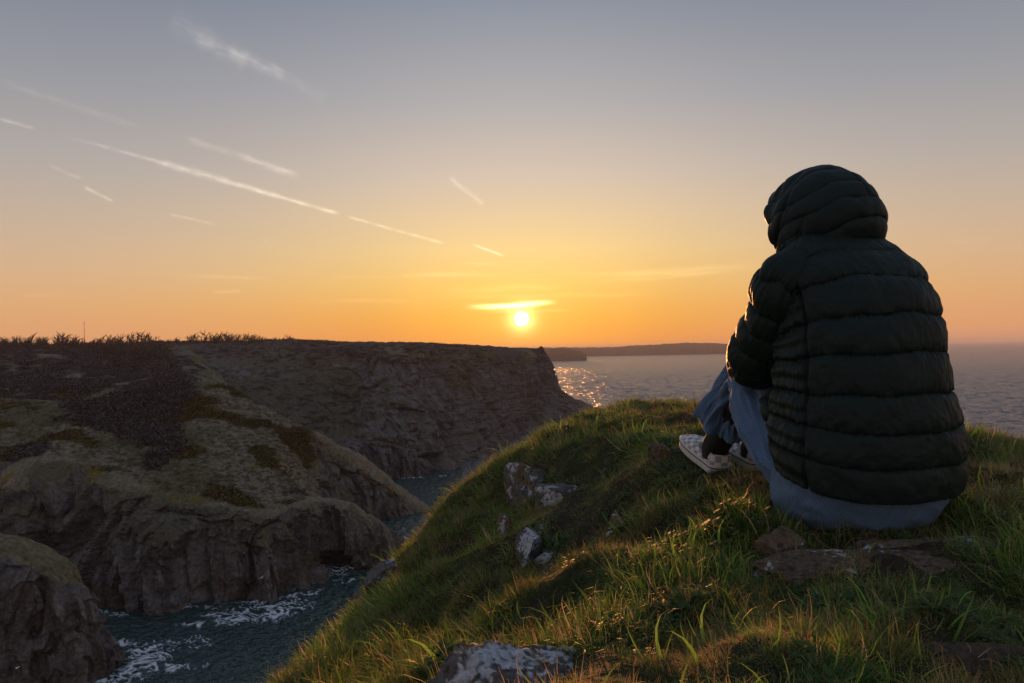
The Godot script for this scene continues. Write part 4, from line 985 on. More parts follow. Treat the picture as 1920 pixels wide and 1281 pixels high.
func make_turf() -> void:
	var earth := Color(0.070, 0.052, 0.034)
	var moss := Color(0.060, 0.070, 0.020)
	near_h.resize(NEAR_NX * NEAR_NZ)
	var pos := PackedVector3Array()
	var col := PackedColorArray()
	for j in NEAR_NZ:
		for i in NEAR_NX:
			var x := NEAR_X0 + i * NEAR_STEP
			var z := NEAR_Z0 + j * NEAR_STEP
			var y := hill_height(x, z)
			near_h[j * NEAR_NX + i] = y
			pos.append(Vector3(x, y, z))
			col.append(earth.lerp(moss, smoothstep(-0.3, 0.25, fbm.get_noise_2d(x * 3.0, z * 3.0))))
	var o := put("clifftop_turf", lattice(pos, NEAR_NX, NEAR_NZ, false, true, col), mats.soil)
	structure(o)
	# the rest of the cliff we stand on, down to the sea
	pos = PackedVector3Array()
	col = PackedColorArray()
	var xs := PackedFloat32Array()
	var zs := PackedFloat32Array()
	for i in 81:
		xs.append(-13.0 + i * 0.3)
	for j in 81:
		zs.append(-16.0 + j * 0.3)
	for z in zs:
		for x in xs:
			var inside := x > NEAR_X0 + 0.05 and x < 2.95 and z > NEAR_Z0 + 0.05 and z < -0.35
			var y := hill_height(x, z) - (0.25 if inside else 0.0)
			pos.append(Vector3(x, y, z))
			col.append(earth.lerp(Color(0.05, 0.085, 0.022), smoothstep(-0.4, 0.1, fbm.get_noise_2d(x, z))).lerp(c_rock, smoothstep(-2.0, -4.0, y)))
	structure(put("cliff_below_turf", lattice(pos, 81, 81, false, true, col), mats.soil))

# ---------------------------------------------------------------- stones
# A weathered block: a rounded box broken by flat cuts and noise, lichen by patches.
func stone_mesh(seed_: int, size: Vector3, lichen: float, mustard: float, tone: Color, cuts := 6) -> ArrayMesh:
	var r := RandomNumberGenerator.new()
	r.seed = seed_
	var planes := []
	for c in cuts:
		planes.append([Vector3(r.randfn(), r.randfn() * 0.7 + 0.2, r.randfn()).normalized(), r.randf_range(0.55, 0.90)])
	var nu := 280 if size.x > 0.15 else 120
	var nv := 170 if size.x > 0.15 else 72
	var pos := PackedVector3Array()
	var col := PackedColorArray()
	var off := Vector3(r.randf() * 50.0, r.randf() * 50.0, r.randf() * 50.0)
	for v in nv:
		var th := PI * v / (nv - 1)
		for u in nu:
			var ph := TAU * u / nu
			var d := Vector3(sin(th) * cos(ph), -cos(th), sin(th) * sin(ph))
			var box := pow(pow(absf(d.x), 8.0) + pow(absf(d.y), 8.0) + pow(absf(d.z), 8.0), -0.125)
			var p := d * box
			for c in planes:
				var over: float = p.dot(c[0]) - c[1]
				if over > 0.0:
					p -= c[0] * over * 0.92
			var w := p * size
			var bump := 0.07 * fbm.get_noise_3dv(p * 1.1 + off) + 0.05 * ridge.get_noise_3dv(p * 2.6 + off) + 0.03 * absf(noise.get_noise_3dv(p * 7.0 + off))
			w += d * size * bump
			pos.append(w)
			var base_c := tone * (0.75 + 0.5 * (fbm.get_noise_3dv(w * 14.0 + off) * 0.5 + 0.5))
			var a := fbm.get_noise_3dv(w * 11.0 + off * 2.0) + 0.30 * noise.get_noise_3dv(w * 60.0)
			base_c = base_c.lerp(Color(0.70, 0.73, 0.76), smoothstep(0.03, 0.10, a - 0.36 + lichen))
			var b := fbm.get_noise_3dv(w * 13.0 + off * 3.0) + 0.3 * noise.get_noise_3dv(w * 90.0)
			base_c = base_c.lerp(Color(0.23, 0.13, 0.025), smoothstep(0.02, 0.16, b - 0.45 + mustard) * 0.85)
			var dk := noise.get_noise_3dv(w * 55.0 + off)
			base_c = base_c.lerp(Color(0.05, 0.05, 0.05), smoothstep(0.42, 0.6, dk) * 0.75)
			col.append(base_c)
	return lattice(pos, nu, nv, true, false, col)

var stones := []   # [x, z, half x, half z] kept clear of grass
func stone(at: Vector3, size: Vector3, turn: Vector3, seed_: int, lichen: float, mustard: float, tone: Color, label: String, cuts := 6) -> void:
	var o := put("stone", stone_mesh(seed_, size, lichen, mustard, tone, cuts), mats.stone)
	o.position = at
	o.rotation = turn
	tag(o, label, "stone", "limestone blocks breaking through the turf")
	stones.append([at.x, at.z, size.x, size.z])

func make_rocks() -> void:
	var grey := Color(0.20, 0.185, 0.165)
	var tan := Color(0.21, 0.155, 0.105)
	var dark := Color(0.11, 0.095, 0.08)
	stone(Vector3(0.03, -0.625, -1.13), Vector3(0.17, 0.13, 0.14), Vector3(0.15, 0.25, -0.14), 1, 0.50, 0.27, grey, "large boulder crusted with white and mustard lichen at the foot of a grass tussock")
	stone(Vector3(0.135, -0.575, -1.27), Vector3(0.042, 0.05, 0.04), Vector3(0.1, 0.8, 0.3), 2, 0.36, 0.05, grey, "small pale stone wedged in grass beside the lichen-crusted boulder")
	stone(Vector3(0.745, -0.502, -1.60), Vector3(0.22, 0.055, 0.14), Vector3(0.10, 0.12, 0.03), 3, 0.1, 0.12, tan, "long flat brown slab with white lichen spots lying behind the seated person", 3)
	stone(Vector3(0.90, -0.482, -1.70), Vector3(0.16, 0.045, 0.08), Vector3(0.05, -0.15, 0.0), 33, 0.12, 0.15, tan, "low brown stone ridge between the flat slab and the person", 3)
	stone(Vector3(0.60, -0.478, -1.72), Vector3(0.055, 0.045, 0.04), Vector3(0.2, 0.4, 0.3), 4, 0.05, 0.1, Color(0.26, 0.18, 0.12), "small tan stone poking from dry grass beside the seat")
	stone(Vector3(0.075, -0.712, -3.740), Vector3(0.098, 0.138, 0.119), Vector3(0.0, 0.35, 0.05), 5, 0.12, 0.36, grey, "upright block with a mossy side and a pale lichen cap on the slope")
	stone(Vector3(0.220, -0.684, -3.360), Vector3(0.114, 0.066, 0.093), Vector3(0.05, 0.2, 0.02), 6, 0.40, 0.0, grey, "block with a white lichen face under a turf lip")
	stone(Vector3(0.400, -0.652, -3.380), Vector3(0.149, 0.049, 0.106), Vector3(0.0, 0.1, 0.1), 7, 0.05, 0.15, tan, "flat ledge stone beneath the turf next to the white-faced block")
	stone(Vector3(-0.025, -0.777, -3.120), Vector3(0.041, 0.093, 0.066), Vector3(0.1, 0.2, 0.1), 8, 0.1, 0.05, tan, "narrow upright tan stone half sunk in long grass on the slope")
	stone(Vector3(0.040, -0.802, -2.920), Vector3(0.058, 0.076, 0.066), Vector3(0.2, 0.5, 0.25), 9, 0.38, 0.0, grey, "pale jagged stone standing in the hollow below the ledge")
	stone(Vector3(0.165, -0.757, -3.020), Vector3(0.086, 0.053, 0.066), Vector3(0.1, -0.2, 0.15), 10, 0.2, 0.32, grey, "mustard-stained stone in the hollow below the white-faced block")
	stone(Vector3(0.130, -0.817, -2.860), Vector3(0.051, 0.039, 0.053), Vector3(0.3, 0.9, 0.0), 11, 0.25, 0.0, grey, "small grey stone between the jagged stone and the dark slab")
	stone(Vector3(0.180, -0.832, -2.730), Vector3(0.080, 0.039, 0.080), Vector3(0.35, 0.2, 0.2), 12, 0.0, 0.0, dark, "dark tilted slab at the bottom of the hollow")
	stone(Vector3(0.345, -0.657, -2.520), Vector3(0.041, 0.076, 0.080), Vector3(0.1, 0.3, -0.45), 13, 0.05, 0.34, tan, "leaning ochre stone edging the hollow")
	stone(Vector3(-0.60, -1.01, -3.34), Vector3(0.075, 0.05, 0.07), Vector3(0.15, 0.3, 0.2), 14, 0.18, 0.0, grey, "grey stone jutting from the brink above the cove")
	stone(Vector3(0.240, -0.652, -2.060), Vector3(0.103, 0.020, 0.047), Vector3(0.0, 0.35, 0.35), 15, 0.15, 0.0, tan, "thin stone strip along the edge of the turf shelf")
	stone(Vector3(1.33, -0.455, -2.1), Vector3(0.055, 0.03, 0.04), Vector3(0.0, 0.3, 0.1), 16, 0.3, 0.0, grey, "pale flat stone in the grass on the far side of the person")
	stone(Vector3(0.66, -0.475, -1.08), Vector3(0.13, 0.035, 0.05), Vector3(0.1, -0.1, 0.05), 17, 0.02, 0.05, Color(0.12, 0.085, 0.06), "low dark brown rock edge bare of grass", 3)
	stone(Vector3(0.565, -0.43, -2.86), Vector3(0.05, 0.055, 0.05), Vector3(0.1, 0.6, 0.1), 18, 0.0, 0.25, tan, "mossy corner stone in the turf beside the outer shoe")

# ---------------------------------------------------------------- grass
# One tuft: curved tapering blades that start close together. palette: [colour, share]
func tuft(seed_: int, blades: int, long_min: float, long_max: float, wide: float, spread: float, bend: float, palette: Array) -> ArrayMesh:
	var r := RandomNumberGenerator.new()
	r.seed = seed_
	var pos := PackedVector3Array()
	var nor := PackedVector3Array()
	var col := PackedColorArray()
	var index := PackedInt32Array()
	for b in blades:
		var az := r.randf() * TAU
		var root := Vector3(cos(az), 0, sin(az)) * spread * sqrt(r.randf())
		var face := r.randf() * TAU
		var out := Vector3(cos(az + r.randf_range(-0.9, 0.9)), 0, sin(az + r.randf_range(-0.9, 0.9))).normalized()
		var long := r.randf_range(long_min, long_max)
		var lean := r.randf_range(0.1, 1.05)
		var curl := bend * r.randf_range(0.4, 1.7) * (1.0 if r.randf() < 0.8 else -0.7)
		var swing := r.randf_range(-1.3, 1.3)          # blades twist sideways as they rise
		var w := wide * r.randf_range(0.6, 1.2)
		var pick := r.randf()
		var c: Color = palette[-1][0]
		for pl in palette:
			if pick < pl[1]:
				c = pl[0]
				break
			pick -= pl[1]
		c = c * r.randf_range(0.7, 1.25)
		var tip := c.lerp(Color(0.24, 0.16, 0.06), r.randf_range(0.0, 0.55))
		var side := Vector3(cos(face), 0, sin(face))
		var p := root - Vector3(0, 0.012, 0)
		var seg := 5
		var first := pos.size()
		for s in seg + 1:
			var t := float(s) / seg
			var ang := lean + curl * t * t
			var dir := out.rotated(Vector3.UP, swing * t) * sin(ang) + Vector3.UP * cos(ang)
			var half := w * (1.0 - pow(t, 1.7)) * 0.5 + 0.00015
			var n := dir.cross(side).normalized()
			pos.append(p - side * half)
			pos.append(p + side * half)
			nor.append(n); nor.append(n)
			var cc := c.lerp(tip, t * t)
			col.append(cc); col.append(cc)
			p += dir * long / seg
		for s in seg:
			var a := first + s * 2
			for q in [a, a + 1, a + 2, a + 1, a + 3, a + 2]:
				index.append(q)
	var arrays := []
	arrays.resize(Mesh.ARRAY_MAX)
	arrays[Mesh.ARRAY_VERTEX] = pos
	# normals that fit the winding
	arrays[Mesh.ARRAY_NORMAL] = normals_of(pos, index)
	arrays[Mesh.ARRAY_COLOR] = col
	arrays[Mesh.ARRAY_INDEX] = index
	var m := ArrayMesh.new()
	m.add_surface_from_arrays(Mesh.PRIMITIVE_TRIANGLES, arrays)
	return m

# Low leaves of clover and plantain.
func leaflet_mesh(seed_: int) -> ArrayMesh:
	var r := RandomNumberGenerator.new()
	r.seed = seed_
	var pos := PackedVector3Array()
	var col := PackedColorArray()
	var index := PackedInt32Array()
	for i in 16:
		var az := r.randf() * TAU
		var c := Vector3(cos(az), 0, sin(az)) * 0.03 * sqrt(r.randf()) + Vector3.UP * r.randf_range(0.004, 0.022)
		var d := Vector3(cos(az), r.randf_range(-0.1, 0.5), sin(az)).normalized() * r.randf_range(0.004, 0.009)
		var s := d.cross(Vector3.UP).normalized() * d.length() * r.randf_range(0.5, 0.85)
		var first := pos.size()
		for q in [c - d, c - d * 0.3 + s, c + d * 0.6 + s * 0.8, c + d, c + d * 0.6 - s * 0.8, c - d * 0.3 - s]:
			pos.append(q + Vector3.UP * 0.001 * r.randf())
			col.append(Color(0.055, 0.105, 0.025) * r.randf_range(0.7, 1.2))
		for k in range(1, 5):
			index.append(first); index.append(first + k); index.append(first + k + 1)
	return shell(pos, index, col)

func clear_of_stones(x: float, z: float, margin: float) -> bool:
	for s in stones:
		var dx: float = (x - s[0]) / (s[2] + margin)
		var dz: float = (z - s[1]) / (s[3] + margin)
		if dx * dx + dz * dz < 0.8:
			return false
	return true

func in_seat(x: float, z: float) -> bool:
	var dx := (x - 0.86) / 0.195
	var dz := (z + 1.92) / 0.160
	if dx * dx + dz * dz < 1.0:
		return true
	if absf(x - 0.68 + (z + 2.67) * 0.13 * -1.0) < 0.05 and z < -2.53 and z > -2.82:
		return true
	return absf(x - 0.83) < 0.05 and z < -2.56 and z > -2.86

func make_grass() -> void:
	var green := Color(0.170, 0.300, 0.050)
	var deep := Color(0.095, 0.195, 0.036)
	var olive := Color(0.26, 0.25, 0.070)
	var straw := Color(0.52, 0.42, 0.23)
	var rust := Color(0.26, 0.155, 0.07)
	var short_p := [[green, 0.38], [deep, 0.30], [olive, 0.18], [straw, 0.14]]
	var long_p := [[green, 0.5], [deep, 0.22], [olive, 0.16], [straw, 0.12]]
	var dry_p := [[straw, 0.6], [rust, 0.2], [olive, 0.2]]
	var kinds := {
		"short": [tuft(1, 26, 0.014, 0.040, 0.0014, 0.032, 1.7, short_p), tuft(2, 26, 0.012, 0.034, 0.0013, 0.032, 2.0, short_p), tuft(3, 24, 0.016, 0.046, 0.0015, 0.030, 1.5, short_p), tuft(4, 26, 0.012, 0.036, 0.0013, 0.034, 2.3, short_p)],
		"long": [tuft(11, 13, 0.035, 0.085, 0.0023, 0.022, 1.7, long_p), tuft(12, 12, 0.03, 0.075, 0.0020, 0.024, 2.1, long_p), tuft(13, 14, 0.045, 0.105, 0.0025, 0.020, 1.5, long_p)],
		"dry": [tuft(21, 16, 0.02, 0.06, 0.0014, 0.024, 1.8, dry_p), tuft(22, 14, 0.03, 0.08, 0.0013, 0.02, 1.5, dry_p), tuft(23, 18, 0.018, 0.05, 0.0014, 0.028, 2.2, dry_p)],
		"broad": [tuft(31, 4, 0.05, 0.11, 0.0048, 0.015, 1.0, [[green * 1.25, 0.8], [olive, 0.2]]), tuft(32, 3, 0.045, 0.09, 0.0052, 0.015, 1.5, [[green * 1.3, 0.7], [straw, 0.3]])],
		"clover": [leaflet_mesh(41), leaflet_mesh(42)],
	}
	var spots := {}
	for k in kinds:
		for i in kinds[k].size():
			spots[k + str(i)] = []
	var tries := 140000
	for n in tries:
		# even over the ground, with more tries close to the camera where single blades show
		var z := -lerpf(0.55, 6.3, pow(rng.randf(), 1.45))
		var x := rng.randf_range(-0.62, 0.82) * (-z) * 1.06 + rng.randf_range(-0.12, 0.12)
		if x < -1.45 or x > 2.9:
			continue
		if in_seat(x, z):
			continue
		var y := ground(x, z)
		if y < -2.6:
			continue
		var nrm := ground_normal(x, z)
		var steep := 1.0 - nrm.y
		var slope := smoothstep(0.25, -0.25, x + 0.12 * (z + 3.0)) # the long-grassed slope towards the cove
		var lush := fbm.get_noise_2d(x * 1.7 + 3.0, z * 1.7) + 0.35 * noise.get_noise_2d(x * 6.0, z * 6.0)
		var parched := fbm.get_noise_2d(x * 2.3 + 30.0, z * 2.3)
		var bare := smoothstep(0.32, 0.05, Vector2((x - 0.78) / 1.3, z + 2.28).length())
		if rng.randf() < bare * 0.65:
			continue
		var clump := noise.get_noise_2d(x * 8.0 + 90.0, z * 8.0) + 0.5 * noise.get_noise_2d(x * 19.0, z * 19.0)
		if clump < -0.22 and rng.randf() < 0.7:
			continue
		var pick := rng.randf()
		var kind := "short"
		if slope > 0.5:
			kind = "long" if pick < 0.42 + lush * 0.3 else ("dry" if pick < 0.62 + parched * 0.4 else "short")
		else:
			if pick < 0.03 + 0.22 * smoothstep(0.15, 0.45, lush):
				kind = "long"
			elif pick < 0.22 + 0.35 * smoothstep(0.1, 0.4, parched):
				kind = "dry"
			elif pick > 0.965 and lush > 0.0:
				kind = "broad"
			elif pick > 0.83 and parched < 0.05:
				kind = "clover"
		if x > 0.05 and z > -1.75 and (kind == "broad" or kind == "long") and rng.randf() < 0.6:
			kind = "short" if rng.randf() < 0.7 else "dry"
		var near_stone := not clear_of_stones(x, z, 0.0)
		if near_stone and (rng.randf() < (0.72 if z > -1.8 and x > 0.5 else 0.82) or kind == "long"):
			continue
		var lean := Vector3(nrm.x, 0.0, nrm.z) * 0.9 + Vector3(-0.16 - 0.25 * slope, 0, 0.08)
		lean += Vector3(noise.get_noise_2d(x * 2.5, z * 2.5), 0, noise.get_noise_2d(x * 2.5 + 50.0, z * 2.5)) * 0.45
		var up := (Vector3.UP + lean + Vector3(rng.randfn(), 0, rng.randfn()) * 0.12).normalized()
		var size := rng.randf_range(0.75, 1.25)
		if kind == "long":
			size *= 0.72 + 0.2 * slope + 0.2 * clampf(lush, 0.0, 1.0)
		size *= (0.6 + 0.6 * smoothstep(-0.25, 0.45, lush)) * (0.75 + 0.5 * smoothstep(-0.3, 0.5, clump))
		if x > 0.05 and z > -1.75:
			size *= 0.64
		var turn := Basis(up, rng.randf() * TAU) * basis_up(up)
		var tone := clampf(1.0 + 0.55 * fbm.get_noise_2d(x * 1.3 + 11.0, z * 1.3) + 0.35 * noise.get_noise_2d(x * 5.0, z * 5.0), 0.5, 1.55) * rng.randf_range(0.85, 1.15)
		var warm := clampf(parched * 1.2, 0.0, 0.5)
		spots[kind + str(rng.randi() % kinds[kind].size())].append([Transform3D(turn.scaled(Vector3.ONE * size), Vector3(x, y, z)), Color(tone * (1.0 + warm * 0.35), tone, tone)])
	# fringes that hang over the brink and stand on the crest against the light
	for n in 5200:
		var seg := rng.randi_range(1, rim.size() - 4)
		var q := rim[seg].lerp(rim[seg + 1], rng.randf())
		var inward := rng.randf_range(-0.18, 0.42)
		var c := Vector2(0.75, -1.6)
		var dir := (c - q).normalized()
		var p := q + dir * inward
		if p.y > -0.6:
			continue
		var y := ground(p.x, p.y)
		var up := (Vector3.UP - Vector3(dir.x, 0, dir.y) * rng.randf_range(0.0, 0.5) + Vector3(rng.randfn(), 0, rng.randfn()) * 0.15).normalized()
		var kind := "dry" if rng.randf() < 0.55 else "long"
		var size := rng.randf_range(0.55, 1.05)
		spots[kind + str(rng.randi() % 3)].append([Transform3D((Basis(up, rng.randf() * TAU) * basis_up(up)).scaled(Vector3.ONE * size), Vector3(p.x, y, p.y)), Color(1.05, 0.98, 0.9) * rng.randf_range(0.8, 1.15)])
	# tussocks: [x, z, radius, count, kind]
	for t in [[0.10, -1.36, 0.15, 120, "long"], [0.06, -1.30, 0.10, 60, "dry"], [0.34, -1.62, 0.14, 80, "long"], [0.42, -1.75, 0.12, 50, "broad"], [1.02, -1.42, 0.10, 50, "long"], [1.15, -1.7, 0.22, 130, "long"], [1.05, -1.55, 0.12, 24, "broad"], [0.18, -4.2, 0.30, 110, "long"], [0.45, -3.9, 0.25, 90, "long"], [1.75, -2.75, 0.28, 150, "long"], [1.9, -2.85, 0.3, 90, "dry"], [-0.72, -2.4, 0.16, 90, "long"], [-0.62, -3.0, 0.2, 80, "dry"], [0.70, -1.78, 0.16, 50, "dry"], [0.95, -1.68, 0.1, 30, "dry"], [0.32, -1.05, 0.2, 20, "broad"], [0.66, -1.2, 0.2, 14, "dry"], [0.72, -0.98, 0.14, 26, "dry"], [0.62, -1.3, 0.16, 16, "broad"], [-0.35, -1.75, 0.25, 150, "long"], [-0.25, -1.5, 0.2, 60, "dry"]]:
		for n in t[3]:
			var a := rng.randf() * TAU
			var rr: float = t[2] * sqrt(rng.randf())
			var x: float = t[0] + cos(a) * rr
			var z: float = t[1] + sin(a) * rr
			if in_seat(x, z) or not clear_of_stones(x, z, -0.02):
				continue
			var up: Vector3 = (Vector3.UP + Vector3(cos(a), 0, sin(a)) * 0.35 * rr / t[2] + Vector3(-0.2, 0, 0.05) + Vector3(rng.randfn(), 0, rng.randfn()) * 0.12).normalized()
			var many: int = kinds[t[4]].size()
			spots[t[4] + str(rng.randi() % many)].append([Transform3D((Basis(up, rng.randf() * TAU) * basis_up(up)).scaled(Vector3.ONE * rng.randf_range(0.7, 1.2)), Vector3(x, ground(x, z), z)), Color.WHITE * rng.randf_range(0.8, 1.2)])
	# grass pressed up round the seat
	for n in 260:
		var a := rng.randf_range(0.1, PI - 0.1)
		var rr := rng.randf_range(0.99, 1.14)
		var x := 0.86 + cos(a) * 0.185 * rr
		var z := -1.92 + sin(a) * 0.155 * rr
		var up := (Vector3.UP + Vector3(cos(a), 0, sin(a)) * 0.35 + Vector3(rng.randfn(), 0, rng.randfn()) * 0.2).normalized()
		var kind := "short" if rng.randf() < 0.7 else "dry"
		spots[kind + str(rng.randi() % 3)].append([Transform3D((Basis(up, rng.randf() * TAU) * basis_up(up)).scaled(Vector3.ONE * rng.randf_range(0.7, 1.15)), Vector3(x, ground(x, z), z)), Color.WHITE * rng.randf_range(0.7, 1.1)])
	var root := Node3D.new()
	root.name = "grass"
	add_child(root)
	stuff(root, "rough green and straw-coloured grass covering the clifftop", "grass")
	var names := {"short": "short_grass", "long": "long_grass", "dry": "dry_grass", "broad": "broad_grass", "clover": "clover"}
	for k in kinds:
		for i in kinds[k].size():
			var list: Array = spots[k + str(i)]
			var mm := MultiMesh.new()
			mm.transform_format = MultiMesh.TRANSFORM_3D
			mm.use_colors = true
			mm.mesh = kinds[k][i]
			mm.instance_count = list.size()
			for n in list.size():
				mm.set_instance_transform(n, list[n][0])
				mm.set_instance_color(n, list[n][1])
			var o := MultiMeshInstance3D.new()
			o.name = names[k]
			o.multimesh = mm
			o.material_override = mats.blade
			root.add_child(o, true)
			o.set_meta("kind", "stuff")

func basis_up(up: Vector3) -> Basis:
	var s := up.cross(Vector3.FORWARD).normalized()
	return Basis(s, up, s.cross(up))

# ---------------------------------------------------------------- the seated person
const SEAT := Vector3(0.87, -0.44, -1.92)
const FACING := 0.33           # turned to its own left by this much (radians)

func keyed(keys: Array, t: float, k: int) -> float:
	var i := clampi(int(t), 0, keys.size() - 2)
	return cubic_interpolate(keys[i][k], keys[i + 1][k], keys[maxi(i - 1, 0)][k], keys[mini(i + 2, keys.size() - 1)][k], t - i)

func puff(t: float) -> float:
	return pow(clampf(4.0 * t * (1.0 - t), 0.0, 1.0), 0.42)

# The quilted body of the jacket. Rings lie at the stitched seams: centre x, y, z, half width, half depth, tilt (degrees, back edge up).
var torso_rings := [
	[0.882, -0.334, -1.876, 0.218, 0.170, -14.0], [0.883, -0.258, -1.880, 0.232, 0.180, -12.0], [0.881, -0.187, -1.880, 0.222, 0.178, -8.0],
	[0.874, -0.117, -1.880, 0.206, 0.170, -3.0], [0.874, -0.038, -1.885, 0.199, 0.165, 4.0], [0.874, 0.036, -1.895, 0.194, 0.160, 12.0],
	[0.870, 0.109, -1.915, 0.193, 0.150, 21.0], [0.855, 0.168, -1.945, 0.186, 0.132, 29.0], [0.838, 0.232, -1.980, 0.150, 0.100, 36.0], [0.842, 0.285, -2.005, 0.092, 0.072, 36.0]]

func torso_point(t: float, phi: float, out: float) -> Vector3:
	var a := keyed(torso_rings, t, 3) + out
	var b := keyed(torso_rings, t, 4) + out
	var c := cos(phi)
	var s := sin(phi)
	var e := 2.0 / 2.45
	var q := Vector3(a * signf(c) * pow(absf(c), e), 0.0, b * signf(s) * pow(absf(s), e))
	q = q.rotated(Vector3.RIGHT, deg_to_rad(-keyed(torso_rings, t, 5)))
	q = q.rotated(Vector3.UP, FACING * 0.75)
	return q + Vector3(keyed(torso_rings, t, 0), keyed(torso_rings, t, 1), keyed(torso_rings, t, 2))

func jacket_mesh() -> ArrayMesh:
	var nu := 420
	var rows := 9 * 44
	var pos := PackedVector3Array()
	var side_seam := 2.86          # angle of the seam between back and side panel
	for v in rows + 1:
		var t := v * 9.0 / rows
		for u in nu:
			var phi := TAU * u / nu
			# the seams wander a little and sag in the middle of the back
			var back := maxf(sin(phi), 0.0)
			var tt := t + 0.06 * noise.get_noise_2d(cos(phi) * 1.3, sin(phi) * 1.3 + t * 0.35) * smoothstep(0.0, 0.8, t)
			var k := floorf(tt)
			var f := tt - k
			var side := smoothstep(side_seam - 0.03, side_seam + 0.03, phi) * (1.0 - smoothstep(3.5, 3.7, phi))
			var p := puff(f)
			var near_seam := pow(1.0 - p, 1.5)
			# puckers run across the stitching, long creases run askew over the puffs
			var pucker := noise.get_noise_3d(phi * 30.0, f * 1.6 + k * 7.0, 1.0) * 0.0048 * (0.15 + near_seam)
			var crease := noise.get_noise_3d(phi * 4.5 + t * 1.6 + k * 5.0, t * 1.1 - phi * 0.5, 5.0) * 0.0030 * (1.15 - p)
			crease += noise.get_noise_3d(phi * 9.0 - t * 2.0 + k * 3.0, t * 1.4, 15.0) * 0.0016 * (1.2 - p)
			var soft := fbm.get_noise_3d(cos(phi) * 2.2, t * 0.9, sin(phi) * 2.2) * 0.006
			var fat := 0.0125 * (1.0 + 0.35 * noise.get_noise_3d(cos(phi) * 1.4, sin(phi) * 1.4, k * 4.0)) * (0.6 if t > 6.9 else 1.0)
			var out := fat * (p - 0.55) * lerpf(1.0, 0.75, side) + pucker * (1.0 + 2.0 * side) + crease + soft
			out -= 0.012 * exp(-pow((phi - side_seam) / 0.035, 2.0)) * (1.0 if t < 6.3 else 0.0)
			out += noise.get_noise_2d(phi * 40.0, t * 1.4) * 0.002 * exp(-pow((phi - side_seam) / 0.12, 2.0))
			if side > 0.0:
				out += side * 0.003 * sin(tt * TAU * 2.0) 
			if t > 7.9:
				out *= clampf((9.0 - t) / 1.1, 0.0, 1.0) * 0.8 + 0.2
			if t < 0.06:
				out -= 0.010 * (1.0 - t / 0.06)
			pos.append(torso_point(t, phi, out) - SEAT)
	# turn the hem in under
	var under := PackedVector3Array()
	for k in 3:
		for u in nu:
			var phi := TAU * u / nu
			under.append(torso_point(0.0, phi, [-0.05, -0.035, -0.022][k]) - SEAT + Vector3(0, [0.05, 0.02, 0.002][k], 0))
	under.append_array(pos)
	return lattice(under, nu, rows + 4, true, false)

# A quilted sleeve or trouser leg: points along a bone, each [x, y, z, radius]
func sleeve_mesh(path: Array, baffle: float, amp: float, seed_: int, nu := 160, nv := 300, crumple := 1.0, uv_scale := 0.0, cuff := false) -> ArrayMesh:
	var pos := PackedVector3Array()
	var uvs := PackedVector2Array()
	var pts := []
	var total := 0.0
	var last := Vector3.ZERO
	for v in nv + 1:
		var t := float(v) / nv * (path.size() - 1)
		var c := Vector3(keyed(path, t, 0), keyed(path, t, 1), keyed(path, t, 2))
		if v > 0:
			total += c.distance_to(last)
		last = c
		pts.append([c, keyed(path, t, 3), total])
	var ref := Vector3(0.3, 0.0, 1.0).normalized()
	for v in nv + 1:
		var d: Vector3 = (pts[mini(v + 1, nv)][0] - pts[maxi(v - 1, 0)][0]).normalized()
		var s := ref.cross(d).normalized()
		ref = d.cross(s).normalized()
		var l: float = pts[v][2]
		for u in nu:
			var a := TAU * u / nu
			var f := l / baffle + 0.10 * noise.get_noise_2d(cos(a) + seed_, sin(a)) if baffle > 0.0 else 0.5
			var p := puff(f - floorf(f)) if baffle > 0.0 else 0.5
			var dir := s * cos(a) + ref * sin(a)
			var r: float = pts[v][1]
			var q: Vector3 = pts[v][0] + dir * r
			var out := amp * (p - 0.55)
			if baffle > 0.0:
				out += noise.get_noise_3d(cos(a) * 5.0 + seed_, sin(a) * 5.0, l * 14.0) * 0.0035 * crumple * (1.3 - p)
				out += noise.get_noise_3d(q.x * 18.0 + seed_, q.y * 9.0 + l * 10.0, q.z * 18.0) * 0.004 * crumple
				out += fbm.get_noise_3d(q.x * 9.0, q.y * 9.0, q.z * 9.0 + seed_) * 0.006 * crumple
			else:
				# long folds that run with the leg
				var fold := noise.get_noise_3d(cos(a) * 1.5 + seed_, sin(a) * 1.5, l * 3.0)
				out += (fold * 0.012 + (0.3 - absf(noise.get_noise_3d(cos(a) * 2.6 + seed_, sin(a) * 2.6, l * 5.0 + 9.0))) * 0.010) * crumple
			pos.append(q + dir * out - SEAT)
			uvs.append(Vector2(a * r * uv_scale, l * uv_scale))
	if cuff:
		# the cloth has an inside: a narrower sleeve running back up from the edge
		for k in 8:
			var v2 := nv - k * 4
			for u in nu:
				var e: Vector3 = pos[v2 * nu + u]
				var c2: Vector3 = pts[v2][0] - SEAT
				pos.append(c2 + (e - c2) * (0.965 if k > 0 else 0.985))
				uvs.append(uvs[v2 * nu + u])
		return lattice(pos, nu, nv + 9, true, false, PackedColorArray(), uvs)
	return lattice(pos, nu, nv + 1, true, false, PackedColorArray(), uvs)

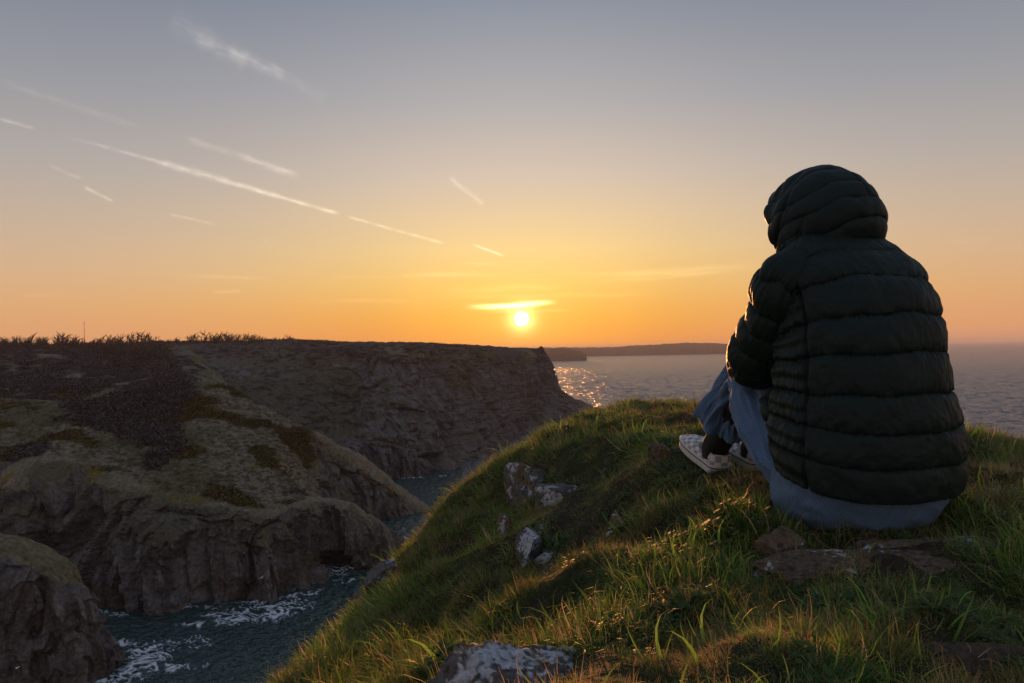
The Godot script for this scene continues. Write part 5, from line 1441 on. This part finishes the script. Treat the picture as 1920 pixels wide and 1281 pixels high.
func hood_mesh() -> ArrayMesh:
	var centre := Vector3(0.838, 0.318, -1.995)
	var fwd := Vector3(-sin(0.5), -0.30, -cos(0.5)).normalized()
	var lat := fwd.cross(Vector3.UP).normalized()
	var up := lat.cross(fwd).normalized()
	var nu := 320
	var nv := 200
	var pos := PackedVector3Array()
	for v in nv + 14:
		var s := minf(float(v) / nv, 1.0)
		var roll := maxf(float(v - nv), 0.0) / 13.0        # the rim turns in on itself
		var th := s * 2.18
		var rr := sin(th)
		var along := -0.150 * cos(th)
		for u in nu:
			var a := TAU * u / nu
			var ca := cos(a)
			var sa := sin(a)
			var q := centre + fwd * along + lat * ca * 0.143 * rr + up * sa * (0.152 if sa > 0.0 else 0.150) * rr
			var dir := (lat * ca * rr + up * sa * rr - fwd * cos(th)).normalized()
			# level baffles in the hood's own frame, a seam down the middle, gathers
			var local := q - centre
			var hh := local.dot(up) + 0.016 * noise.get_noise_3d(q.x * 6.0, q.y * 6.0, q.z * 6.0) + local.dot(fwd) * 0.12
			var f := hh / 0.056 + 0.22
			var p := puff(f - floorf(f))
			var mid := exp(-pow(local.dot(lat) / 0.005, 2.0)) * (1.0 if sa > -0.35 else 0.0)
			var out := 0.0080 * (p - 0.55) - 0.005 * mid
			out += noise.get_noise_3d(q.x * 34.0, q.y * 9.0, q.z * 34.0) * 0.0022 * (1.25 - p)
			# the cloth slackens into long soft folds towards the opening
			var fold := noise.get_noise_3d(local.dot(up) * 7.0 + local.dot(fwd) * 9.0, local.dot(lat) * 5.0, 3.0)
			out -= 0.010 * exp(-pow(fold / 0.12, 2.0)) * smoothstep(0.45, 0.75, s)
			out += fbm.get_noise_3d(q.x * 5.0, q.y * 5.0, q.z * 5.0 + 2.0) * 0.010
			out += 0.008 * exp(-pow((s - 0.965) / 0.04, 2.0))           # piped edge
			if roll > 0.0:
				var inward := sin(roll * PI * 0.5) * 0.028
				q -= (lat * ca + up * sa) * inward
				q -= fwd * (1.0 - cos(roll * PI * 0.5)) * 0.05
			pos.append(q + dir * out * smoothstep(0.0, 0.06, s) - SEAT)
	return lattice(pos, nu, nv + 14, true, false)

# ---- one skin for a set of bones: [ax, ay, az, ra, bx, by, bz, rb]
func skin(bones: Array, cell: float, blend: float, lo: Vector3, hi: Vector3) -> ArrayMesh:
	var n := Vector3i(((hi - lo) / cell).ceil()) + Vector3i.ONE * 2
	var field := PackedFloat32Array()
	field.resize(n.x * n.y * n.z)
	field.fill(1.0)
	for b in bones:
		var a := Vector3(b[0], b[1], b[2])
		var c := Vector3(b[4], b[5], b[6])
		var ra: float = b[3]
		var rb: float = b[7]
		var reach := maxf(ra, rb) + blend * 2.0 + cell * 2.0
		var i0 := Vector3i(((a.min(c) - Vector3.ONE * reach - lo) / cell).floor()).clamp(Vector3i.ZERO, n - Vector3i.ONE)
		var i1 := Vector3i(((a.max(c) + Vector3.ONE * reach - lo) / cell).ceil()).clamp(Vector3i.ZERO, n - Vector3i.ONE)
		var ac := c - a
		var ll := maxf(ac.length_squared(), 1e-9)
		for z in range(i0.z, i1.z + 1):
			for y in range(i0.y, i1.y + 1):
				for x in range(i0.x, i1.x + 1):
					var p := lo + Vector3(x, y, z) * cell
					var t := clampf((p - a).dot(ac) / ll, 0.0, 1.0)
					var d := (p - a - ac * t).length() - lerpf(ra, rb, t)
					var k := (z * n.y + y) * n.x + x
					var e := field[k]
					var h := maxf(blend - absf(e - d), 0.0) / blend
					field[k] = minf(e, d) - h * h * blend * 0.25
	var vert := PackedInt32Array()
	vert.resize(field.size())
	vert.fill(-1)
	var pos := PackedVector3Array()
	var index := PackedInt32Array()
	var sx := 1
	var sy := n.x
	var sz := n.x * n.y
	var corner := [0, sx, sy, sx + sy, sz, sx + sz, sy + sz, sx + sy + sz]
	var edges := [[0, 1], [2, 3], [4, 5], [6, 7], [0, 2], [1, 3], [4, 6], [5, 7], [0, 4], [1, 5], [2, 6], [3, 7]]
	for z in n.z - 1:
		for y in n.y - 1:
			for x in n.x - 1:
				var k := (z * n.y + y) * n.x + x
				if field[k] > cell * 3.0:
					continue
				var inside := 0
				for c in corner:
					if field[k + c] < 0.0:
						inside += 1
				if inside == 0 or inside == 8:
					continue
				var sum := Vector3.ZERO
				var m := 0
				for e in edges:
					var fa := field[k + corner[e[0]]]
					var fb := field[k + corner[e[1]]]
					if (fa < 0.0) != (fb < 0.0):
						var t := fa / (fa - fb)
						var pa := Vector3(e[0] & 1, (e[0] >> 1) & 1, e[0] >> 2)
						var pb := Vector3(e[1] & 1, (e[1] >> 1) & 1, e[1] >> 2)
						sum += pa.lerp(pb, t)
						m += 1
				vert[k] = pos.size()
				pos.append(lo + (Vector3(x, y, z) + sum / m) * cell)
	for z in range(1, n.z - 1):
		for y in range(1, n.y - 1):
			for x in range(1, n.x - 1):
				var k := (z * n.y + y) * n.x + x
				var f0 := field[k]
				for ax in 3:
					var st: int = [sx, sy, sz][ax]
					var f1 := field[k + st]
					if (f0 < 0.0) == (f1 < 0.0):
						continue
					var s1: int = [sy, sz, sx][ax]
					var s2: int = [sz, sx, sy][ax]
					var q := [vert[k - s1 - s2], vert[k - s2], vert[k], vert[k - s1]]
					if q.has(-1):
						continue
					if f0 < 0.0:
						q = [q[0], q[3], q[2], q[1]]
					for i in [0, 1, 2, 0, 2, 3]:
						index.append(q[i])
	return shell(pos, index)

func bone(a: Vector3, ra: float, b: Vector3, rb: float) -> Array:
	return [a.x, a.y, a.z, ra, b.x, b.y, b.z, rb]

func hand_bones(wrist: Vector3, dir: Vector3, across: Vector3, down: Vector3) -> Array:
	# palm, four fingers of unequal length bent over the shin, a thumb from the side of the palm
	var out := []
	var knuckle := wrist + dir * 0.085
	for i in 4:
		var w := (i - 1.5) * 0.019
		out.append(bone(wrist + across * w * 0.6, 0.014, knuckle + across * w, 0.0115))
		var l: float = [0.068, 0.078, 0.073, 0.056][i]
		var p := knuckle + across * w
		var d := (dir + down * 0.35).normalized()
		for s in 3:
			var q: Vector3 = p + d * l * [0.45, 0.32, 0.25][s]
			out.append(bone(p, 0.0092 - s * 0.0008, q, 0.0086 - s * 0.0008))
			p = q
			d = (d + down * 0.75).normalized()
	var th := wrist + dir * 0.028 - across * 0.034
	var t1 := th + (dir * 0.6 - across * 0.8).normalized() * 0.034
	out.append(bone(wrist + dir * 0.02, 0.014, th, 0.0125))
	out.append(bone(th, 0.0115, t1, 0.010))
	out.append(bone(t1, 0.010, t1 + (dir * 0.9 - across * 0.2 + down * 0.3).normalized() * 0.028, 0.008))
	return out

func body_mesh() -> ArrayMesh:
	var b := []
	var pelvis := Vector3(0.875, -0.31, -1.92)
	var chest := Vector3(0.872, 0.07, -1.93)
	var neck := Vector3(0.85, 0.22, -1.99)
	b.append(bone(Vector3(0.80, -0.31, -1.92), 0.105, Vector3(0.95, -0.31, -1.93), 0.105))
	b.append(bone(pelvis, 0.12, Vector3(0.873, -0.10, -1.90), 0.11))
	b.append(bone(Vector3(0.83, -0.05, -1.91), 0.10, Vector3(0.81, 0.08, -1.935), 0.10))
	b.append(bone(Vector3(0.92, -0.05, -1.91), 0.10, Vector3(0.93, 0.08, -1.94), 0.10))
	b.append(bone(Vector3(0.76, 0.14, -1.955), 0.055, Vector3(0.96, 0.14, -1.965), 0.055))
	b.append(bone(chest, 0.09, neck, 0.052))
	b.append(bone(neck, 0.052, Vector3(0.845, 0.30, -2.01), 0.05))
	# arms
	b.append(bone(Vector3(0.70, 0.15, -1.93), 0.048, Vector3(0.705, -0.02, -2.09), 0.036))
	b.append(bone(Vector3(0.705, -0.02, -2.09), 0.036, Vector3(0.80, -0.075, -2.40), 0.026))
	b.append(bone(Vector3(1.02, 0.13, -1.97), 0.048, Vector3(1.04, -0.03, -2.17), 0.036))
	b.append(bone(Vector3(1.04, -0.03, -2.17), 0.036, Vector3(0.93, -0.08, -2.44), 0.026))
	# legs
	for l in legs:
		b.append(bone(l[0], 0.085, l[1], 0.052))
		b.append(bone(l[1], 0.052, l[2], 0.036))
		b.append(bone(l[2] + Vector3(0, -0.035, 0.0), 0.026, l[3] + Vector3(0, -0.012, 0.01), 0.018))
	var m := skin(b, 0.013, 0.03, Vector3(0.55, -0.52, -2.95), Vector3(1.2, 0.36, -1.72))
	# head with a face, looking down over the sea
	var hc := Vector3(0.838, 0.340, -2.015)
	var f := Vector3(-sin(0.55), -0.5, -cos(0.55)).normalized()
	var s := f.cross(Vector3.UP).normalized()
	var u := s.cross(f).normalized()
	var h := []
	h.append(bone(hc - f * 0.025 + u * 0.02, 0.078, hc + f * 0.02 + u * 0.025, 0.075))
	h.append(bone(hc + f * 0.035 - u * 0.045, 0.050, hc + f * 0.055 - u * 0.070, 0.036))
	h.append(bone(hc - u * 0.02, 0.06, hc + Vector3(0.005, -0.09, 0.02), 0.05))
	h.append(bone(hc + f * 0.088 + u * 0.010, 0.009, hc + f * 0.108 - u * 0.022, 0.0125))
	for k in [-1.0, 1.0]:
		h.append(bone(hc + f * 0.083 + s * 0.032 * k + u * 0.012, 0.0115, hc + f * 0.085 + s * 0.033 * k + u * 0.012, 0.0115))
		h.append(bone(hc + f * 0.084 + s * 0.018 * k + u * 0.030, 0.008, hc + f * 0.076 + s * 0.046 * k + u * 0.030, 0.007))
		h.append(bone(hc + s * 0.078 * k + u * 0.016, 0.010, hc + s * 0.076 * k - u * 0.022 + f * 0.008, 0.009))
	h.append(bone(hc + f * 0.083 - s * 0.020 - u * 0.046, 0.007, hc + f * 0.083 + s * 0.020 - u * 0.046, 0.007))
	var head := skin(h, 0.0045, 0.012, hc - Vector3.ONE * 0.15, hc + Vector3.ONE * 0.15)
	var hl := skin(hand_bones(Vector3(0.80, -0.075, -2.40), Vector3(0.85, -0.2, -0.45).normalized(), Vector3(0.2, 0.9, 0.0).normalized(), Vector3(0.3, -0.1, 0.9).normalized()), 0.004, 0.006, Vector3(0.70, -0.22, -2.56), Vector3(1.02, 0.05, -2.28))
	var hr := skin(hand_bones(Vector3(0.93, -0.08, -2.44), Vector3(-0.85, -0.25, -0.3).normalized(), Vector3(0.15, 0.9, 0.0).normalized(), Vector3(-0.3, -0.1, 0.9).normalized()), 0.004, 0.006, Vector3(0.72, -0.24, -2.60), Vector3(1.04, 0.05, -2.30))
	var st := SurfaceTool.new()
	st.begin(Mesh.PRIMITIVE_TRIANGLES)
	for part in [m, head, hl, hr]:
		st.append_from(part, 0, Transform3D(Basis(), -SEAT))
	return st.commit()

# hip, knee, ankle, toe
var legs := [[Vector3(0.79, -0.315, -1.95), Vector3(0.765, -0.105, -2.34), Vector3(0.700, -0.350, -2.595), Vector3(0.668, -0.362, -2.77)],
	[Vector3(0.955, -0.315, -1.96), Vector3(0.945, -0.095, -2.36), Vector3(0.850, -0.355, -2.64), Vector3(0.825, -0.385, -2.80)]]

func cloth_texture() -> Array:
	# fine raised ribs, pale over blue
	var size := 256
	var im := Image.create(size, size, false, Image.FORMAT_RGB8)
	var hm := Image.create(size, size, false, Image.FORMAT_RGB8)
	for y in size:
		for x in size:
			var rib := 0.5 + 0.5 * sin((x + y * 0.25) * TAU / 32.0)
			var w := rib * (0.82 + 0.18 * sin(y * TAU / 16.0))
			im.set_pixel(x, y, Color(0.26, 0.38, 0.51).lerp(Color(0.54, 0.65, 0.76), smoothstep(0.35, 0.9, w)))
			hm.set_pixel(x, y, Color(w, w, w))
	return [ImageTexture.create_from_image(im), ImageTexture.create_from_image(hm)]

func make_person() -> void:
	var shell_m := StandardMaterial3D.new()
	shell_m.albedo_color = Color(0.10, 0.16, 0.145)
	shell_m.roughness = 0.58
	shell_m.metallic_specular = 0.32
	shell_m.rim_enabled = true; shell_m.rim = 0.08; shell_m.rim_tint = 0.4
	shell_m.uv1_triplanar = true; shell_m.uv1_scale = Vector3.ONE * 7.0
	shell_m.heightmap_enabled = true
	shell_m.heightmap_texture = ImageTexture.create_from_image(noise_image(31, 0.018, 4))
	shell_m.heightmap_scale = 0.04
	var black := StandardMaterial3D.new()
	black.albedo_color = Color(0.11, 0.11, 0.11); black.roughness = 0.8
	var ribs := cloth_texture()
	var denim := StandardMaterial3D.new()
	denim.albedo_texture = ribs[0]
	denim.roughness = 0.95
	denim.metallic_specular = 0.2
	denim.heightmap_enabled = true; denim.heightmap_texture = ribs[1]; denim.heightmap_scale = 0.08
	denim.rim_enabled = true; denim.rim = 0.3; denim.rim_tint = 0.5
	denim.cull_mode = BaseMaterial3D.CULL_DISABLED
	var skin_m := StandardMaterial3D.new()
	skin_m.albedo_color = Color(0.76, 0.56, 0.46); skin_m.roughness = 0.6
	skin_m.subsurf_scatter_enabled = true; skin_m.subsurf_scatter_strength = 0.2
	var person := base("person", SEAT)
	tag(person, "person in dark green hooded puffer jacket and blue trousers sitting hunched on the grass", "person")
	put("body", body_mesh(), skin_m, person)
	var jacket := put("jacket", jacket_mesh(), shell_m, person)
	jacket.set_meta("label", "dark green quilted puffer jacket with level stitched baffles")
	put("hood", hood_mesh(), shell_m, jacket).set_meta("label", "quilted hood drawn up over a bowed head")
	put("sleeve", sleeve_mesh([[0.755, 0.190, -1.905, 0.055], [0.700, 0.160, -1.895, 0.072], [0.697, 0.090, -1.945, 0.072], [0.690, 0.015, -2.025, 0.076], [0.690, -0.036, -2.110, 0.078], [0.735, -0.048, -2.215, 0.070], [0.785, -0.062, -2.33, 0.055], [0.81, -0.075, -2.40, 0.042]], 0.070, 0.017, 3), shell_m, jacket)
	put("sleeve", sleeve_mesh([[0.955, 0.185, -1.965, 0.050], [1.005, 0.150, -1.965, 0.064], [1.020, 0.080, -2.02, 0.064], [1.035, 0.0, -2.10, 0.066], [1.038, -0.040, -2.185, 0.066], [1.01, -0.052, -2.28, 0.060], [0.96, -0.070, -2.38, 0.050], [0.93, -0.08, -2.44, 0.042]], 0.070, 0.017, 8), shell_m, jacket)
	# the bunched front corner of the jacket, pushed out over the thigh
	var flap := put("front_corner", sleeve_mesh([[0.715, -0.118, -1.985, 0.012], [0.698, -0.138, -1.985, 0.022], [0.684, -0.165, -1.975, 0.026], [0.692, -0.198, -1.960, 0.032], [0.704, -0.232, -1.945, 0.030], [0.715, -0.26, -1.93, 0.020]], 0.045, 0.012, 21, 80, 120, 1.2), shell_m, jacket)
	put("front_edge", tube([Vector3(0.705, -0.145, -1.99) - SEAT, Vector3(0.676, -0.135, -1.99) - SEAT, Vector3(0.660, -0.148, -1.985) - SEAT, Vector3(0.662, -0.166, -1.975) - SEAT, Vector3(0.680, -0.172, -1.965) - SEAT], [0.006, 0.008, 0.008, 0.008, 0.006], 8), black, flap)
	var zip_m := StandardMaterial3D.new()
	zip_m.albedo_color = Color(0.55, 0.5, 0.45); zip_m.metallic = 0.9; zip_m.roughness = 0.35
	put("zip_pull", tube([Vector3(0.703, -0.165, -1.905) - SEAT, Vector3(0.702, -0.174, -1.902) - SEAT, Vector3(0.700, -0.192, -1.900) - SEAT], [0.002, 0.0045, 0.003], 6), zip_m, jacket)
	# trousers: seat and two legs
	var seat_pos := PackedVector3Array()
	var seat_uv := PackedVector2Array()
	var nu := 200
	var rings := [[0.86, -0.465, -1.93, 0.02, 0.02], [0.86, -0.462, -1.925, 0.120, 0.100], [0.862, -0.445, -1.915, 0.172, 0.150], [0.867, -0.395, -1.905, 0.203, 0.172], [0.872, -0.34, -1.90, 0.212, 0.172], [0.875, -0.29, -1.90, 0.205, 0.160], [0.875, -0.22, -1.90, 0.185, 0.140]]
	for v in 73:
		var t := v / 72.0 * (rings.size() - 1)
		for u in nu + 1:
			var phi := TAU * u / nu
			var c := cos(phi)
			var s := sin(phi)
			var wr := 0.007 * noise.get_noise_3d(c * 2.4 + t * 0.5, t * 1.1, s * 2.4) + 0.002 * noise.get_noise_3d(c * 9.0, t * 2.0, s * 9.0)
			var q: Vector3 = Vector3((keyed(rings, t, 3) + wr) * signf(c) * pow(absf(c), 0.86), 0.0, (keyed(rings, t, 4) + wr) * signf(s) * pow(absf(s), 0.86)).rotated(Vector3.UP, FACING * 0.6)
			seat_pos.append(q + Vector3(keyed(rings, t, 0), keyed(rings, t, 1), keyed(rings, t, 2)) - SEAT)
			seat_uv.append(Vector2(phi * 0.19, t * 0.045) * 36.0)
	var trousers := put("trousers", lattice(seat_pos, nu + 1, 73, false, false, PackedColorArray(), seat_uv), denim, person)
	trousers.set_meta("label", "blue grey ribbed trousers with wide cuffs")
	var left_leg := [[0.80, -0.345, -1.93, 0.085], [0.770, -0.300, -2.02, 0.105], [0.755, -0.215, -2.15, 0.098], [0.757, -0.125, -2.29, 0.086], [0.757, -0.105, -2.365, 0.080], [0.742, -0.150, -2.44, 0.076], [0.722, -0.215, -2.50, 0.078], [0.712, -0.268, -2.535, 0.086]]
	var right_leg := [[0.95, -0.345, -1.94, 0.085], [0.960, -0.300, -2.03, 0.105], [0.955, -0.210, -2.17, 0.098], [0.948, -0.118, -2.31, 0.086], [0.940, -0.100, -2.385, 0.080], [0.915, -0.150, -2.46, 0.076], [0.885, -0.225, -2.53, 0.076], [0.868, -0.285, -2.57, 0.080]]
	put("trouser_leg", sleeve_mesh(left_leg, 0.0, 0.0, 40, 150, 240, 1.9, 36.0, true), denim, trousers)
	put("trouser_leg", sleeve_mesh(right_leg, 0.0, 0.0, 47, 150, 240, 1.9, 36.0, true), denim, trousers)
	for i in 2:
		var l: Array = legs[i]
		var shin: Vector3 = l[1].lerp(l[2], 0.38)
		put("sock", sleeve_mesh([[shin.x, shin.y, shin.z, 0.052], [lerpf(shin.x, l[2].x, 0.6), lerpf(shin.y, l[2].y, 0.6), lerpf(shin.z, l[2].z, 0.6), 0.047], [l[2].x, l[2].y, l[2].z, 0.046], [l[2].x, l[2].y - 0.04, l[2].z - 0.005, 0.044]], 0.0, 0.0, 60 + i, 48, 40, 0.15), black, person)
		shoe(person, l[2], l[3], i)

# A slip-on shoe: chequered upper, white rubber sole with a dark line.
func shoe(person: Node3D, ankle: Vector3, toe: Vector3, which: int) -> void:
	var fwd := (toe - ankle)
	fwd.y = 0.0
	fwd = fwd.normalized()
	var heel_y := -0.428 if which == 0 else -0.430
	var rise := 0.24 if which == 0 else 0.14
	var bx := Basis(fwd.cross(Vector3.UP).normalized(), Vector3.UP, -fwd)
	bx = bx * Basis(Vector3.RIGHT, rise)
	var o := Node3D.new()
	o.name = "shoe"
	person.add_child(o, true)
	o.transform = Transform3D(bx.scaled(Vector3.ONE * 1.08), Vector3(ankle.x, heel_y, ankle.z) - fwd * -0.01 - SEAT)
	o.set_meta("label", "white slip-on shoe with a grey chequered print")
	# outline: z from heel (0.055) to toe (-0.215); half widths
	var half := func(t: float) -> float:
		var w: float = 0.046 * pow(clampf(1.0 - pow(absf(t - 0.62) / 0.40, 2.6), 0.0, 1.0), 0.38) if t > 0.62 else lerpf(0.037, 0.046, smoothstep(0.1, 0.62, t))
		if t < 0.10:
			w *= sqrt(clampf(1.0 - pow((0.10 - t) / 0.104, 2.0), 0.0, 1.0))
		return maxf(w, 0.002)
	var n := 90
	var side := 64
	var white := StandardMaterial3D.new()
	white.albedo_color = Color(0.80, 0.79, 0.76); white.roughness = 0.6
	var line_m := StandardMaterial3D.new()
	line_m.albedo_color = Color(0.10, 0.11, 0.14); line_m.roughness = 0.7
	for layer in [["sole", 0.0, 0.030, 0.004, white], ["sole_line", 0.020, 0.0235, 0.0052, line_m]]:
		var pos := PackedVector3Array()
		for step in [[layer[1], -0.03], [layer[1], layer[3] - 0.001], [layer[1] + 0.001, layer[3]], [layer[2] - 0.001, layer[3]], [layer[2], layer[3] - 0.001], [layer[2], -0.03]]:
			for k in n * 2:
				var t := float(k) / (n - 1) if k < n else float(n * 2 - 1 - k) / (n - 1)
				var sg := 1.0 if k < n else -1.0
				var w: float = maxf(half.call(t) + step[1], 0.001)
				pos.append(Vector3(sg * w, step[0] + 0.006 * pow(t, 4.0), lerpf(0.055 + maxf(step[1], -0.01), -0.215 - maxf(step[1], -0.01), t)))
		put(layer[0], lattice(pos, n * 2, 6, true, true), layer[4], o)
	# the upper: arches across the last, cut away for the foot at the back
	var size := 256
	var im := Image.create(size, size, false, Image.FORMAT_RGB8)
	for y in size:
		for x in size:
			var c := Color(0.84, 0.83, 0.80)
			if ((x / 64) + (y / 64)) % 2 == 1:
				c = Color(0.60, 0.60, 0.61)
			var th := 0.03 * (((x * 7 + y * 3) % 5) - 2)
			im.set_pixel(x, y, c + Color(th, th, th))
	var upper_m := StandardMaterial3D.new()
	upper_m.albedo_texture = ImageTexture.create_from_image(im)
	upper_m.roughness = 0.9
	upper_m.cull_mode = BaseMaterial3D.CULL_DISABLED
	var pos := PackedVector3Array()
	var uvs := PackedVector2Array()
	for i in n:
		var t := float(i) / (n - 1)
		var z := lerpf(0.054, -0.213, t)
		var w: float = half.call(t)
		var top := lerpf(0.078, 0.052, smoothstep(0.0, 0.85, t)) * pow(clampf((1.0 - t) / 0.22, 0.0, 1.0), 0.45)
		if t < 0.04:
			top *= 0.9
		top = maxf(top, 0.031)
		# how far the arch closes: open over the ankle, closed over the toes
		var close := smoothstep(0.46, 0.56, t)
		for k in side + 1:
			var s := float(k) / side * 2.0 - 1.0
			var a: float = s * PI * 0.5
			var edge := absf(s)
			var lift := cos(a)
			var x := sin(a) * w
			var y := 0.028 + (top - 0.028) * pow(lift, 0.7)
			if close < 1.0:
				# side walls only: fold the middle of the arch down to the rim
				var wall := clampf(edge, 0.62, 1.0)
				var aw := signf(s if s != 0.0 else 1.0) * wall * PI * 0.5
				var rx := sin(aw) * w * 0.985
				var hi := lerpf(0.062, 0.052, smoothstep(0.0, 0.4, t))
				var ry := 0.028 + (hi - 0.028) * pow(clampf((1.0 - wall) / 0.38, 0.0, 1.0), 0.8)
				if edge < 0.62:
					rx *= 0.93
					ry = lerpf(hi, 0.034, clampf((0.62 - edge) / 0.25, 0.0, 1.0))
					rx = lerpf(rx, x * 0.9, clampf((0.62 - edge) / 0.62, 0.0, 1.0))
				x = lerpf(rx, x, close)
				y = lerpf(ry, y, close)
			pos.append(Vector3(x, y + 0.006 * pow(t, 4.0), z))
			uvs.append(Vector2(s * 0.075, t * 0.27) * 12.0)
	put("upper", lattice(pos, side + 1, n, false, true, PackedColorArray(), uvs), upper_m, o)
	# heel counter closing the back
	var hp := PackedVector3Array()
	var hu := PackedVector2Array()
	for v in 8:
		for u in 33:
			var a := PI * u / 32.0
			var y := lerpf(0.027, 0.066, v / 7.0)
			var rr := 1.0 - 0.10 * pow(v / 7.0, 2.0)
			hp.append(Vector3(cos(a) * 0.0375 * rr, y, 0.028 + sin(a) * 0.029 * rr))
			hu.append(Vector2(u / 32.0 * 0.11, y) * 12.0)
	put("heel_counter", lattice(hp, 33, 8, false, false, PackedColorArray(), hu), upper_m, o)

# ---------------------------------------------------------------- gulls over the cove
func make_gulls() -> void:
	var white := StandardMaterial3D.new()
	white.albedo_color = Color(0.9, 0.9, 0.9); white.roughness = 0.8
	for g in [[Vector3(-27.2, -23.9, -80.0), 0.6, "white gull flying across the cove before the low spur"], [Vector3(-36.7, -22.7, -55.0), -0.4, "white gull gliding low before the shore crag"]]:
		var o := base("gull", g[0])
		o.rotation = Vector3(0.2, g[1], 0.35)
		o.scale = Vector3.ONE * 0.62
		put("gull_body", tube([Vector3(0, 0, -0.22), Vector3(0, 0.02, -0.12), Vector3(0, 0.02, 0.05), Vector3(0, 0, 0.26)], [0.015, 0.06, 0.07, 0.02], 10), white, o)
		for s in [-1.0, 1.0]:
			var pos := PackedVector3Array()
			for i in 9:
				var t := i / 8.0
				var x: float = s * (0.04 + 0.58 * t)
				var y := 0.03 + 0.10 * sin(t * 2.4)
				var c := 0.14 * (1.0 - t * t * 0.8)
				for q in [[-0.5, 0.0], [0.0, 0.012], [0.5, 0.0], [0.0, -0.006]]:
					pos.append(Vector3(x, y + q[1], -0.03 + 0.12 * t * t + c * q[0]))
			put("wing", lattice(pos, 4, 9, true, s > 0.0), white, o)
		tag(o, g[2], "gull")
